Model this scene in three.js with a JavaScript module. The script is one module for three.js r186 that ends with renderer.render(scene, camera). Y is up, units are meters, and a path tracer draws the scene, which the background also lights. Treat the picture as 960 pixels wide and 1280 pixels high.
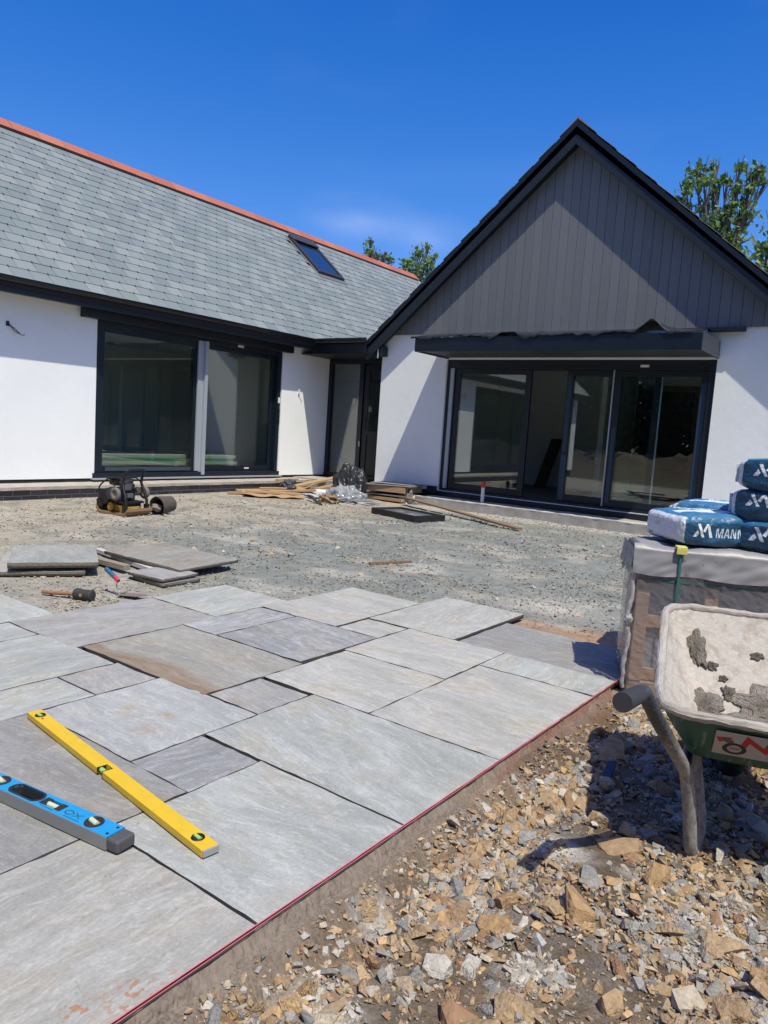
import * as THREE from 'three';
import { mergeGeometries } from 'three/addons/utils/BufferGeometryUtils.js';
import { RoundedBoxGeometry } from 'three/addons/geometries/RoundedBoxGeometry.js';
import { ConvexGeometry } from 'three/addons/geometries/ConvexGeometry.js';
import { createNoise2D, createNoise3D } from 'simplex-noise';

// ---------------------------------------------------------------- camera, sky, sun, exposure
const scene = new THREE.Scene();
const camera = new THREE.PerspectiveCamera(69.27, 0.75, 0.05, 900);
camera.position.set(0, 1.16, 0);
camera.rotation.order = 'YXZ';
camera.rotation.set(-0.11127, 0.61447, 0.06597);
const renderer = new THREE.WebGLRenderer({ antialias: true });
renderer.setSize(768, 1024);
renderer.toneMapping = THREE.LinearToneMapping;
renderer.toneMappingExposure = 1.2;
renderer.shadowMap.enabled = true;

const mulberry = (a) => () => { a |= 0; a = a + 0x6D2B79F5 | 0; let t = Math.imul(a ^ a >>> 15, 1 | a); t = t + Math.imul(t ^ t >>> 7, 61 | t) ^ t; return ((t ^ t >>> 14) >>> 0) / 4294967296; };
const n2 = createNoise2D(mulberry(11)), n3 = createNoise3D(mulberry(12));
const fbm = (x, y, o = 4) => { let s = 0, a = 0.5, f = 1; for (let i = 0; i < o; i++) { s += a * n2(x * f + i * 17.3, y * f - i * 9.1); a *= 0.5; f *= 2.03; } return s; };
const clamp = (v, a = 0, b = 1) => Math.min(b, Math.max(a, v));
const lerp = (a, b, t) => a + (b - a) * t;
const sstep = (a, b, v) => { const t = clamp((v - a) / (b - a)); return t * t * (3 - 2 * t); };

const SUN = new THREE.Vector3(0.45, 1, 0.27).normalize();
{
  const W = 1024, H = 512, d = new Float32Array(W * H * 4);
  const cloudAt = [[-0.60, 0.262, -0.755, 0.085, 0.26], [-0.53, 0.245, -0.81, 0.07, 0.22], [-0.16, 0.47, -0.87, 0.05, 0.14]];
  for (let j = 0; j < H; j++) for (let i = 0; i < W; i++) {
    const el = ((j + 0.5) / H - 0.5) * Math.PI, az = ((i + 0.5) / W - 0.5) * 2 * Math.PI;
    const x = Math.cos(el) * Math.cos(az), y = Math.sin(el), z = Math.cos(el) * Math.sin(az);
    const h = clamp(y), k = Math.pow(1 - h, 2.6);
    let c = [lerp(0.001, 0.17, Math.pow(k, 1.5)), lerp(0.052, 0.43, k), lerp(0.36, 1.06, k)];
    const hz = Math.pow(1 - h, 11) * 0.85; c = [lerp(c[0], 0.72, hz), lerp(c[1], 0.82, hz), lerp(c[2], 0.95, hz)];
    const s = Math.max(0, x * SUN.x + y * SUN.y + z * SUN.z), g = Math.pow(s, 5) * 0.42 + Math.pow(s, 50) * 1.4;
    c = c.map((v, q) => v + g * [1, 0.97, 0.9][q]);
    if (y > 0) {
      let cl = 0;
      for (const [cx, cy, cz, r, a] of cloudAt) {
        const dd = Math.hypot((x - cx), (y - cy) * 2.4, (z - cz)) / r;
        cl += a * sstep(1.1, 0.0, dd) * clamp(0.55 + 0.9 * fbm(x * 9 + z * 5, y * 22, 5));
      }
      cl += 0.02 * sstep(0.1, 0.6, fbm(az * 1.3, y * 5, 5));
      c = [lerp(c[0], 0.62, cl), lerp(c[1], 0.70, cl), lerp(c[2], 0.92, cl)];
    } else { const t = sstep(0, -0.08, y); c = [lerp(c[0], 0.22, t), lerp(c[1], 0.2, t), lerp(c[2], 0.17, t)]; }
    d.set([...c, 1], (j * W + i) * 4);
  }
  const t = new THREE.DataTexture(d, W, H, THREE.RGBAFormat, THREE.FloatType);
  t.mapping = THREE.EquirectangularReflectionMapping; t.magFilter = t.minFilter = THREE.LinearFilter; t.needsUpdate = true;
  scene.background = t; scene.environment = t;
}
const sun = new THREE.DirectionalLight(0xffffff, 3.85); sun.color.setRGB(1, 0.945, 0.80);
sun.position.copy(SUN).multiplyScalar(40).add(new THREE.Vector3(-5, 0, -6));
sun.target.position.set(-5, 0, -6);
sun.castShadow = true; sun.shadow.mapSize.set(4096, 4096);
Object.assign(sun.shadow.camera, { left: -18, right: 18, top: 18, bottom: -18, near: 1, far: 90 });
scene.add(sun, sun.target);

// ---------------------------------------------------------------- helpers
const taken = new Map();
function numbered(name) { const n = taken.get(name) ?? 0; taken.set(name, n + 1); return n ? name + '_' + String(n).padStart(3, '0') : name; }
function tag(o, label, category, group, kind) { o.userData.label = label; if (category) o.userData.category = category; if (group) o.userData.group = group; if (kind) o.userData.kind = kind; return o; }
function thing(name, label, category, pos = [0, 0, 0], turn = 0, group) { const o = new THREE.Group(); o.name = numbered(name); o.position.set(...pos); o.rotation.y = turn; scene.add(o); return tag(o, label, category, group); }
function add(name, geo, mat, parent = scene) { const m = new THREE.Mesh(Array.isArray(geo) ? merge(geo) : geo, mat); m.castShadow = m.receiveShadow = true; m.name = parent === scene ? numbered(name) : name; parent.add(m); return m; }
function flat(g) { const q = g.index ? g.toNonIndexed() : g; for (const k of Object.keys(q.attributes)) if (!['position', 'normal', 'uv'].includes(k)) q.deleteAttribute(k); return q; }
function merge(list) { const r = mergeGeometries(list.map(flat)); r.clearGroups?.(); return r; }
function muv(g) { // uv in metres from the facing of each face
  const q = flat(g), p = q.attributes.position, n = q.attributes.normal, u = new Float32Array(p.count * 2);
  for (let i = 0; i < p.count; i++) {
    const ax = Math.abs(n.getX(i)), ay = Math.abs(n.getY(i)), az = Math.abs(n.getZ(i));
    if (ay >= ax && ay >= az) { u[2 * i] = p.getX(i); u[2 * i + 1] = p.getZ(i); } else if (ax > az) { u[2 * i] = p.getZ(i); u[2 * i + 1] = p.getY(i); } else { u[2 * i] = p.getX(i); u[2 * i + 1] = p.getY(i); }
  }
  q.setAttribute('uv', new THREE.BufferAttribute(u, 2)); return q;
}
// box given by its limits
function lim(x0, x1, y0, y1, z0, z1, r = 0) { const w = x1 - x0, h = y1 - y0, d = z1 - z0; const g = r ? new RoundedBoxGeometry(w, h, d, 1, Math.min(r, w / 2.1, h / 2.1, d / 2.1)) : new THREE.BoxGeometry(w, h, d); g.translate((x0 + x1) / 2, (y0 + y1) / 2, (z0 + z1) / 2); return muv(g); }
function box(w, h, d, r = 0) { return r ? new RoundedBoxGeometry(w, h, d, 1, r) : new THREE.BoxGeometry(w, h, d); }
function rod(a, b, r0, r1 = r0, seg = 10) { const A = new THREE.Vector3(...a), B = new THREE.Vector3(...b), L = A.distanceTo(B); const g = new THREE.CylinderGeometry(r1, r0, L, seg, 1); g.applyQuaternion(new THREE.Quaternion().setFromUnitVectors(new THREE.Vector3(0, 1, 0), B.clone().sub(A).normalize())); g.translate(...A.add(B).multiplyScalar(0.5).toArray()); return g; }
function tube(pts, r, seg = 40, rad = 8, closed = false, tension = 0.3) { return new THREE.TubeGeometry(new THREE.CatmullRomCurve3(pts.map((p) => new THREE.Vector3(...p)), closed, 'catmullrom', tension), seg, r, rad, closed); }
function bar(a, b, w, h) { const A = new THREE.Vector3(...a), B = new THREE.Vector3(...b), L = A.distanceTo(B); const g = new THREE.BoxGeometry(L, h, w); const x = B.clone().sub(A).normalize(), z = new THREE.Vector3().crossVectors(x, new THREE.Vector3(0, 1, 0)).normalize(), y = new THREE.Vector3().crossVectors(z, x); g.applyMatrix4(new THREE.Matrix4().makeBasis(x, y, z)); g.translate(...A.add(B).multiplyScalar(0.5).toArray()); return g; }
function rough(g, amp, freq, seed = 0) { const p = g.attributes.position; for (let i = 0; i < p.count; i++) { const x = p.getX(i), y = p.getY(i), z = p.getZ(i); p.setXYZ(i, x + amp * n3(x * freq + seed, y * freq, z * freq), y + amp * n3(x * freq, y * freq + seed + 7, z * freq), z + amp * n3(x * freq, y * freq, z * freq + seed + 13)); } g.computeVertexNormals(); return g; }

const rgb = (r, g, b) => new THREE.Color().setRGB(r, g, b);
function mat(c, roughness = 0.7, o = {}) { return new THREE.MeshStandardMaterial({ color: Array.isArray(c) ? rgb(...c) : c, roughness, ...o }); }
function phys(c, roughness = 0.7, o = {}) { return new THREE.MeshPhysicalMaterial({ color: Array.isArray(c) ? rgb(...c) : c, roughness, ...o }); }
function texture(w, h, fn, srgb = true, repeat = 1) { // fn(u, v) -> linear [r, g, b] or a grey value
  const d = new Uint8Array(w * h * 4), enc = (v) => Math.round(255 * (srgb ? Math.pow(clamp(v), 1 / 2.2) : clamp(v)));
  for (let j = 0; j < h; j++) for (let i = 0; i < w; i++) { const c = fn(i / w, j / h), k = (j * w + i) * 4; if (Array.isArray(c)) { d[k] = enc(c[0]); d[k + 1] = enc(c[1]); d[k + 2] = enc(c[2]); } else d[k] = d[k + 1] = d[k + 2] = enc(c); d[k + 3] = 255; }
  const t = new THREE.DataTexture(d, w, h); t.wrapS = t.wrapT = THREE.RepeatWrapping; t.magFilter = THREE.LinearFilter; t.minFilter = THREE.LinearMipmapLinearFilter; t.generateMipmaps = true; if (srgb) t.colorSpace = THREE.SRGBColorSpace; t.repeat.set(repeat, repeat); t.needsUpdate = true; return t;
}
// seamless noise on the unit square
const torus = (u, v, f, o = 4) => { let s = 0, a = 0.5; for (let i = 0; i < o; i++) { const x = u * f, y = v * f; const wu = sstep(0.8, 1, u), wv = sstep(0.8, 1, v); const q = (dx, dy) => n2(x - dx * f + i * 31.7, y - dy * f + i * 11.1); s += a * lerp(lerp(q(0, 0), q(1, 0), wu), lerp(q(0, 1), q(1, 1), wu), wv); a *= 0.5; f *= 2; } return s; };

// ---------------------------------------------------------------- materials
const renderBump = texture(512, 512, (u, v) => 0.5 + 0.25 * torus(u, v, 60, 2) + 0.5 * torus(u, v, 5, 4), false);
const renderMap = texture(1024, 1024, (u, v) => { const m = 0.90 + 0.035 * torus(u, v, 3, 4) + 0.012 * torus(u, v, 40, 2); return [m * 0.975, m, m]; }, true, 0.25);
const M = {
  render: mat(0xffffff, 0.92, { map: renderMap, bumpMap: renderBump, bumpScale: 0.002 }),
  frame: mat([0.0065, 0.012, 0.021], 0.4), frameDark: mat([0.006, 0.009, 0.014], 0.45),
  barge: mat([0.0085, 0.0145, 0.022], 0.55), gutter: mat([0.006, 0.008, 0.011], 0.35), soffit: mat([0.10, 0.095, 0.09], 0.7),
  alu: mat([0.42, 0.46, 0.5], 0.4, { metalness: 0.3 }), film: mat([0.022, 0.05, 0.09], 0.35), white: mat([0.75, 0.75, 0.75], 0.5),
  glass: phys([0.86, 0.93, 0.91], 0, { transmission: 1, thickness: 0, ior: 2.0 }),
  plaster: mat([0.76, 0.75, 0.72], 0.9), concreteFloor: mat([0.16, 0.155, 0.15], 0.9), timberDark: mat([0.06, 0.04, 0.028], 0.7),
  black: mat([0.012, 0.012, 0.013], 0.5), blackMatt: mat([0.02, 0.02, 0.021], 0.85), steel: mat([0.35, 0.35, 0.36], 0.45, { metalness: 0.7 }), lead: mat([0.13, 0.14, 0.155], 0.55),
};
const concTex = texture(1024, 1024, (u, v) => { const m = 0.36 + 0.09 * torus(u, v, 4, 5) + 0.05 * torus(u, v, 50, 3); return [m, m * 0.96, m * 0.88]; }, true);
const concBump = texture(512, 512, (u, v) => 0.5 + 0.45 * torus(u, v, 30, 4), false);
M.concrete = mat(0xffffff, 0.95, { map: concTex, bumpMap: concBump, bumpScale: 0.004 });
const woodTex = texture(512, 512, (u, v) => { const w = torus(u, v, 3, 2) * 0.6; const g = 0.5 + 0.5 * n2(u * 4 + w, v * 60 + w * 6); const f = 0.5 + 0.5 * n2(u * 10, v * 220); const m = 0.72 + 0.2 * g + 0.1 * f; return [m, m * 0.97, m * 0.93]; });
const woodBump = texture(256, 512, (u, v) => 0.5 + 0.3 * n2(u * 5, v * 70) + 0.2 * n2(u * 12, v * 190), false);
const wood = (c, r = 0.8) => mat(c, r, { map: woodTex, bumpMap: woodBump, bumpScale: 0.0015 });
M.timber = wood([0.48, 0.33, 0.19]); M.timberGrey = wood([0.33, 0.28, 0.22]); M.timberBrown = wood([0.25, 0.165, 0.105]); M.card = mat([0.42, 0.27, 0.15], 0.9); M.cardGrey = mat([0.20, 0.195, 0.20], 0.85);
// cladding grain runs up the board
const cladBump = texture(512, 512, (u, v) => 0.5 + 0.3 * n2(u * 90, v * 5) + 0.25 * n2(u * 220, v * 14), false);
M.clad = [0.160, 0.172, 0.165, 0.180].map((m) => mat([m * 0.95, m * 0.985, m * 1.02], 0.6, { bumpMap: cladBump, bumpScale: 0.002 }));

// ---------------------------------------------------------------- ground
const patioTurn = -Math.PI / 180;
const inPatio = (x, z) => { const c = Math.cos(0.01745), s = Math.sin(0.01745), a = c * x + s * z, b = -s * x + c * z; return [a, b]; };
function groundY(x, z) {
  const house = sstep(3, 9, Math.hypot(x * 0.9, z));
  let y = lerp(-0.062, -0.018, house);
  y += lerp(0.010, 0.016, house) * fbm(x * 0.9, z * 0.9, 4) + 0.006 * fbm(x * 5, z * 5, 3);
  const [a, b] = inPatio(x, z);
  const side = sstep(-1.16, -1.02, a) * sstep(-5.2, -3.9, b); // dug out rubble beside the paving
  y = lerp(y, -0.108 + 0.028 * fbm(x * 1.6 + 3, z * 1.6, 3) + 0.014 * fbm(x * 7, z * 7, 3), side);
  const fillet = sstep(-1.0, -1.10, a) * sstep(-3.7, -3.5, b) * sstep(-1.3, -1.13, a);
  y += fillet * (0.045 + 0.012 * fbm(x * 9, z * 6, 3));
  if (a < -1.12 && a > -6 && b > -3.6 && b < 1) { const inside = a > -3.3 || b > -1.9; if (inside) y = Math.min(y, -0.045); }
  if (x < -8.4 && x > -9.5) y = lerp(y, -0.015, sstep(-8.4, -8.8, x));
  if (Math.hypot(x, z) > 40) y -= 0.0;
  return y;
}
function groundTint(x, z) {
  const [a, b] = inPatio(x, z);
  const tan = [0.43, 0.395, 0.325], grey = [0.262, 0.280, 0.262], dust = [0.53, 0.51, 0.455], red = [0.40, 0.26, 0.17], earth = [0.125, 0.093, 0.062];
  const mix = (p, q, t) => p.map((v, i) => lerp(v, q[i], t));
  const w = fbm(x * 0.45 + 5, z * 0.45, 4);
  const far = sstep(-5.3, -6.8, x + 0.35 * w * 3 + 0.12 * (z + 6));
  let c = mix(grey, tan, clamp(far + sstep(0.1, 0.45, fbm(x * 0.8, z * 1.1 + 9, 4)) * 0.7));
  c = mix(c, dust, 0.62 * sstep(0.10, 0.5, fbm(x * 0.6 + 20, z * 0.9, 6)));
  c = mix(c, [0.215, 0.225, 0.212], 0.6 * sstep(0.08, 0.34, fbm(x * 1.3 - 8, z * 1.5 + 4, 4)));
  c = mix(c, dust, 0.9 * Math.exp(-(((x + 2.05) / 0.35) ** 2 + ((z + 5.05) / 0.25) ** 2)));
  c = mix(c, red, 0.95 * sstep(0.34, 0.08, Math.abs(z + 4.42 + 0.25 * (x + 1.6) + 0.12 * fbm(x * 3, z * 3, 2))) * sstep(-2.35, -2.0, x));
  c = mix(c, tan, 0.6 * sstep(-3.2, -4.0, x) * sstep(-3.8, -3.2, z));
  c = mix(c, dust, 0.8 * sstep(-9.3, -9.9, z) * sstep(-6.6, -5.8, x));
  const side = sstep(-1.2, -1.05, a) * sstep(-4.3, -3.7, b);
  let e = mix(earth, [0.215, 0.155, 0.10], sstep(-0.1, 0.45, fbm(x * 1.7, z * 1.7 + 3, 4)));
  e = mix(e, [0.21, 0.195, 0.175], 0.6 * sstep(0.05, 0.4, fbm(x * 2.3 + 7, z * 2.3, 4)));
  e = mix(e, [0.60, 0.57, 0.53], 0.85 * sstep(0.33, 0.55, fbm(x * 2.9 + 1, z * 2.9 + 31, 4)));
  for (const [mx, mz, mr, ma] of [[-0.87, -1.65, 0.10, 0.85], [-0.36, -1.99, 0.11, 0.9], [-0.26, -2.05, 0.12, 0.95], [-0.92, -1.16, 0.10, 0.9], [-0.58, -1.58, 0.08, 0.8]]) e = mix(e, [0.46, 0.435, 0.39], ma * sstep(1.25, 0.35, Math.hypot(x - mx, z - mz) / mr + 0.5 * fbm(x * 16, z * 16, 3)));
  c = mix(c, e, side);
  const fil = sstep(-1.02, -1.10, a + 0.04 * fbm(x * 7, z * 7, 2)) * side;
  c = mix(c, mix([0.25, 0.195, 0.15], [0.22, 0.115, 0.075], sstep(-2.0, -2.5, b + 0.3 * fbm(x * 4, z * 4, 2))), fil * 0.9);
  c = mix(c, mix([0.07, 0.08, 0.035], [0.12, 0.10, 0.065], clamp(0.5 + fbm(x * 0.6, z * 0.6, 4))), sstep(1.0, 2.6, z));
  const m = 1 + 0.28 * fbm(x * 6, z * 6, 4);
  return c.map((v) => v * m);
}
const gravelTex = texture(1024, 1024, (u, v) => { const g = torus(u, v, 60, 4), h = torus(u, v, 9, 4), s = sstep(0.28, 0.5, torus(u, v, 140, 2)); const m = 0.80 + 0.30 * g + 0.16 * h + 0.3 * s; return [m, m * 0.985, m * 0.96]; });
const gravelBump = texture(1024, 1024, (u, v) => 0.5 + 0.55 * torus(u, v, 16, 6) + 0.25 * sstep(0.2, 0.45, torus(u, v, 110, 2)), false);
M.ground = mat(0xffffff, 0.96, { map: gravelTex, bumpMap: gravelBump, bumpScale: 0.009, vertexColors: true });
let ground;
{
  const axis = (lo, a, b, hi, st) => { const r = [lo, lo / 4, lo / 10, a - 4, a - 1.5, a - 0.5]; for (let v = a; v < b; v += st) r.push(v); r.push(b, b + 0.5, b + 2, b + 6, hi / 4, hi); return r.sort((p, q) => p - q); };
  const xs = axis(-400, -11.5, 2.2, 400, 0.045), zs = axis(-400, -12, 0.4, 400, 0.045), P = [], C = [], U = [], I = [];
  for (const z of zs) for (const x of xs) { P.push(x, groundY(x, z), z); C.push(...groundTint(x, z)); U.push(x / 1.1, z / 1.1); }
  for (let j = 0; j < zs.length - 1; j++) for (let i = 0; i < xs.length - 1; i++) { const k = j * xs.length + i; I.push(k, k + xs.length, k + 1, k + 1, k + xs.length, k + xs.length + 1); }
  const g = new THREE.BufferGeometry(); g.setAttribute('position', new THREE.Float32BufferAttribute(P, 3)); g.setAttribute('color', new THREE.Float32BufferAttribute(C, 3)); g.setAttribute('uv', new THREE.Float32BufferAttribute(U, 2)); g.setIndex(I); g.computeVertexNormals();
  ground = add('ground', g, M.ground); tag(ground, 'stony bare ground of the building site', null, null, 'structure');
}

// ---------------------------------------------------------------- house
const house = thing('house', 'white rendered bungalow with slate roof, dark sliding doors and grey boarded gable', 'house');
const part = (name, parent = house) => { const g = new THREE.Group(); g.name = name; parent.add(g); return g; };
const LX = -9.4, GZ = -10.6, AX = -4.42, PITCH = 41 * Math.PI / 180, T = Math.tan(PITCH);
add('wall', [ // left wing
  lim(LX - 0.3, LX, 0.2, 2.75, -6.16, -4.35), lim(LX - 0.3, LX, 2.42, 2.75, -4.35, 0.6), lim(LX - 0.3, LX, 0.2, 2.75, 0.6, 2.6), lim(LX - 0.3, LX, 0.2, 2.75, -11.2, -9.88), lim(LX - 0.3, LX, 2.42, 2.75, -9.88, -6.16),
  lim(-15.3, -15.0, 0.0, 2.9, -18.1, 2.6), lim(-15.0, LX - 0.3, 0.0, 2.75, 2.3, 2.6), lim(-15.0, -9.4, 0.0, 2.75, -18.1, -17.8),
], M.render, house);
{ // left wing gable at the far end
  const s = new THREE.Shape([[-15.3, 2.75], [-9.4, 2.75], [-12.36, 5.32]].map((p) => new THREE.Vector2(...p)));
  const g1 = new THREE.ExtrudeGeometry(s, { depth: 0.3, bevelEnabled: false }); const g2 = g1.clone(); g1.translate(0, 0, -18.1); g2.translate(0, 0, 2.3);
  add('gable_wall', g1, M.render, house); add('gable_wall', g2, M.render, house);
}
{ // front wall of the gabled wing with its opening
  const s = new THREE.Shape([[-7.73, 0.2], [-1.11, 0.2], [-1.11, 2.62], [AX, 5.38], [-7.73, 2.62]].map((p) => new THREE.Vector2(...p)));
  s.holes.push(new THREE.Path([[-6.42, 0.21], [-6.42, 2.36], [-2.27, 2.36], [-2.27, 0.21]].map((p) => new THREE.Vector2(...p))));
  const g = new THREE.ExtrudeGeometry(s, { depth: 0.3, bevelEnabled: false }); g.translate(0, 0, GZ - 0.3);
  add('front_wall', [muv(g), lim(-7.73, -7.43, 0.2, 2.6, -18, GZ - 0.3), lim(-1.41, -1.11, 0.2, 2.6, -18, GZ - 0.3), lim(-7.43, -1.41, 0.0, 2.6, -18, -17.7)], M.render, house);
}
add('damp_course', lim(LX - 0.29, LX - 0.012, 0.0, 0.2, -11.2, 2.55), M.blackMatt, house);
for (const g of [lim(-7.72, -6.3, -0.1, 0.2, GZ - 0.29, GZ - 0.012), lim(-2.4, -1.12, -0.1, 0.2, GZ - 0.29, GZ - 0.012), lim(LX, -7.6, -0.1, 0.17, -11.6, -10.9)]) add('damp_course', g, M.blackMatt, house);
add('interior_wall', [lim(-14.98, -9.72, 0.2, 2.5, -10.95, -10.85), lim(-13.7, -13.6, 0.2, 2.5, -10.84, 2.2), lim(-12.4, -9.72, 0.2, 2.5, -5.6, -5.5), lim(-7.42, -1.42, 0.2, 2.55, -14.6, -14.5), lim(-4.6, -4.5, 0.2, 2.55, -14.49, -12.9), lim(-7.42, -1.42, 2.55, 2.6, -17.6, GZ - 0.31), lim(-15, -9.72, 2.5, 2.55, -17.7, 2.25), lim(-9.72, -7.8, 2.47, 2.52, -17, -11.3), lim(-9.7, -7.75, 0.2, 2.46, -14.2, -14.1)], M.plaster, house);
add('interior_floor', [lim(-15, -9.71, 0.05, 0.2, -17.7, 2.25), lim(-9.7, -7.74, 0.02, 0.199, -17, -11.22), lim(-7.42, -1.42, 0.05, 0.2, -17.6, GZ - 0.31)], M.concreteFloor, house);
add('interior_door_frame', [lim(-4.44, -4.34, 0.2, 2.2, -14.49, -14.42), lim(-3.4, -3.3, 0.2, 2.2, -14.49, -14.42), lim(-4.44, -3.3, 2.2, 2.3, -14.49, -14.42)], M.timberBrown, house);
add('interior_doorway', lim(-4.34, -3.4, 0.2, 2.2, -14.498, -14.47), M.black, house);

// plinth of bricks and concrete coping along the left wing
const plinth = part('plinth');
const coping = (() => { const g = new THREE.BoxGeometry(0.52, 0.04, 11.3, 4, 1, 90); rough(g, 0.004, 4); g.translate(-9.18, 0.132, -4.65); return muv(g); })();
M.coping = mat([1.12, 1.05, 1.0], 0.95, { map: concTex, bumpMap: concBump, bumpScale: 0.004 });
add('coping', coping, M.coping, plinth);
add('mortar_joints', lim(-9.4, -8.985, -0.12, 0.112, -10.3, 1), mat([0.36, 0.34, 0.32], 0.95), plinth);
{
  const r = mulberry(5), bricks = [0, 1, 2].map((k) => mat([0.075 + 0.02 * k, 0.07 + 0.02 * k, 0.073 + 0.02 * k], 0.6)), g = new RoundedBoxGeometry(0.1, 0.066, 0.215, 1, 0.004);
  for (let c = 0; c < 2; c++) for (let z = -10.2 + (c ? 0.11 : 0), i = 0; z < 0.6; z += 0.226, i++) { const m = add('brick', g, bricks[Math.floor(r() * 3)], plinth); m.position.set(-9.03 + 0.002 * r(), c ? 0.074 : -0.004, z); }
}
{ // concrete base below the gable
  const g = new THREE.BoxGeometry(6.2, 0.28, 0.6, 120, 3, 6); rough(g, 0.006, 5, 3); g.translate(-3.4, -0.025, -10.35);
  add('concrete_base', muv(g), M.concrete, house);
  const e = new THREE.BoxGeometry(6.2, 0.014, 0.09, 120, 1, 1); rough(e, 0.006, 7, 5); e.translate(-3.4, 0.118, -10.095); add('mortar_lip', muv(e), mat([0.55, 0.52, 0.47], 0.95), house);
}
add('entry_step', lim(LX + 0.001, -7.5, -0.1, 0.172, -10.95, -10.3), M.concrete, house);

// left sliding window
function panel(parent, axis, p, a0, a1, y0, y1, st, m = M.frame, dpt = 0.05) { // one framed pane; axis 'x': runs along x at z = p, axis 'z': runs along z at x = p
  const B = (u0, u1, v0, v1, q0, q1, r) => axis === 'x' ? lim(u0, u1, v0, v1, q0, q1, r) : lim(q0, q1, v0, v1, u0, u1, r);
  const f = add('sash', [B(a0, a0 + st, y0, y1, p - dpt / 2, p + dpt / 2, 0.004), B(a1 - st, a1, y0, y1, p - dpt / 2, p + dpt / 2, 0.004), B(a0 + st, a1 - st, y0, y0 + st, p - dpt / 2, p + dpt / 2), B(a0 + st, a1 - st, y1 - st * 0.8, y1, p - dpt / 2, p + dpt / 2)], m, parent);
  add('pane', B(a0 + st, a1 - st, y0 + st, y1 - st * 0.8, p - 0.012, p + 0.012), M.glass, parent);
  return f;
}
{
  const w = part('sliding_window');
  add('frame', [lim(-9.58, -9.38, 0.205, 0.275, -9.9, -6.13, 0.006), lim(-9.58, -9.42, 2.33, 2.42, -9.88, -6.16, 0.004), lim(-9.58, -9.42, 0.276, 2.329, -6.225, -6.16, 0.004), lim(-9.58, -9.42, 0.276, 2.329, -9.88, -9.80, 0.004)], M.frame, w);
  add('sill', lim(-9.44, -9.33, 0.178, 0.203, -9.93, -6.11, 0.004), mat([0.30, 0.33, 0.36], 0.4), w);
  panel(w, 'z', -9.47, -8.02, -6.228, 0.278, 2.328, 0.085);
  panel(w, 'z', -9.53, -9.798, -7.94, 0.278, 2.328, 0.085);
  add('interlock', [lim(-9.435, -9.40, 0.29, 2.36, -8.035, -7.965, 0.004), lim(-9.43, -9.36, 0.23, 2.36, -8.135, -8.075, 0.004), lim(-9.425, -9.405, 0.25, 2.36, -8.073, -8.037)], M.alu, w);
  add('handle', [lim(-9.415, -9.395, 1.12, 1.40, -9.86, -9.83, 0.005)], M.black, w);
  for (const g of [lim(-9.4175, -9.413, 2.36, 2.395, -8.93, -8.80), lim(-9.502, -9.498, 0.31, 0.335, -9.25, -9.14), lim(-9.4175, -9.413, 1.50, 1.60, -9.865, -9.82)]) add('sticker', g, M.white, w);
  add('rail_trim', lim(-9.44, -9.425, 0.295, 0.35, -7.9, -6.35, 0.004), mat([0.045, 0.07, 0.09], 0.3), w);
  add('blind_box', [lim(LX + 0.001, -9.27, 2.40, 2.53, -10.02, -5.9, 0.005)], M.frameDark, w);
}
{
  const w = part('sliding_window');
  add('frame', [lim(-9.58, -9.42, 0.205, 0.275, -4.35, 0.6), lim(-9.58, -9.42, 2.33, 2.42, -4.35, 0.6), lim(-9.58, -9.42, 0.276, 2.329, -4.35, -4.28), lim(-9.58, -9.42, 0.276, 2.329, 0.53, 0.6)], M.frame, w);
  panel(w, 'z', -9.47, -4.279, -1.85, 0.278, 2.328, 0.085); panel(w, 'z', -9.53, -1.90, 0.529, 0.278, 2.328, 0.085);
}
// entry door set back in the corner
{
  const d = part('entry_door'); const z = -11.2;
  add('frame', [lim(-9.395, -9.32, 0.2, 2.42, z - 0.07, z + 0.03, 0.004), lim(-9.32, -7.74, 2.34, 2.42, z - 0.07, z + 0.03), lim(-8.64, -8.54, 0.26, 2.34, z - 0.07, z + 0.035, 0.004), lim(-9.32, -7.74, 0.2, 0.26, z - 0.07, z + 0.04)], M.frame, d);
  add('sidelight_pane', lim(-9.32, -8.64, 0.26, 2.34, z - 0.03, z - 0.006), M.glass, d);
  const leaf = add('door_leaf', [lim(-8.53, -8.42, 0.27, 2.33, z - 0.05, z + 0.01, 0.004), lim(-7.85, -7.75, 0.27, 2.33, z - 0.05, z + 0.01, 0.004), lim(-8.42, -7.85, 2.22, 2.33, z - 0.05, z + 0.01), lim(-8.42, -7.85, 1.02, 1.10, z - 0.05, z + 0.012), lim(-8.42, -7.85, 0.27, 1.02, z - 0.045, z - 0.005)], M.frameDark, d);
  add('door_pane', lim(-8.42, -7.85, 1.10, 2.22, z - 0.03, z - 0.006), M.glass, d);
  add('handle', [lim(-8.50, -8.45, 1.12, 1.34, z + 0.011, z + 0.02, 0.003), rod([-8.475, 1.25, z + 0.05], [-8.36, 1.25, z + 0.055], 0.01), rod([-8.475, 1.25, z + 0.015], [-8.475, 1.25, z + 0.055], 0.01)], M.black, d);
  add('lock_plate', lim(-8.57, -8.545, 0.80, 0.90, z + 0.036, z + 0.042), M.alu, d);
  add('wall_above', lim(LX, -7.72, 2.42, 2.6, z - 0.1, z), M.frameDark, d);
}
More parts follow.
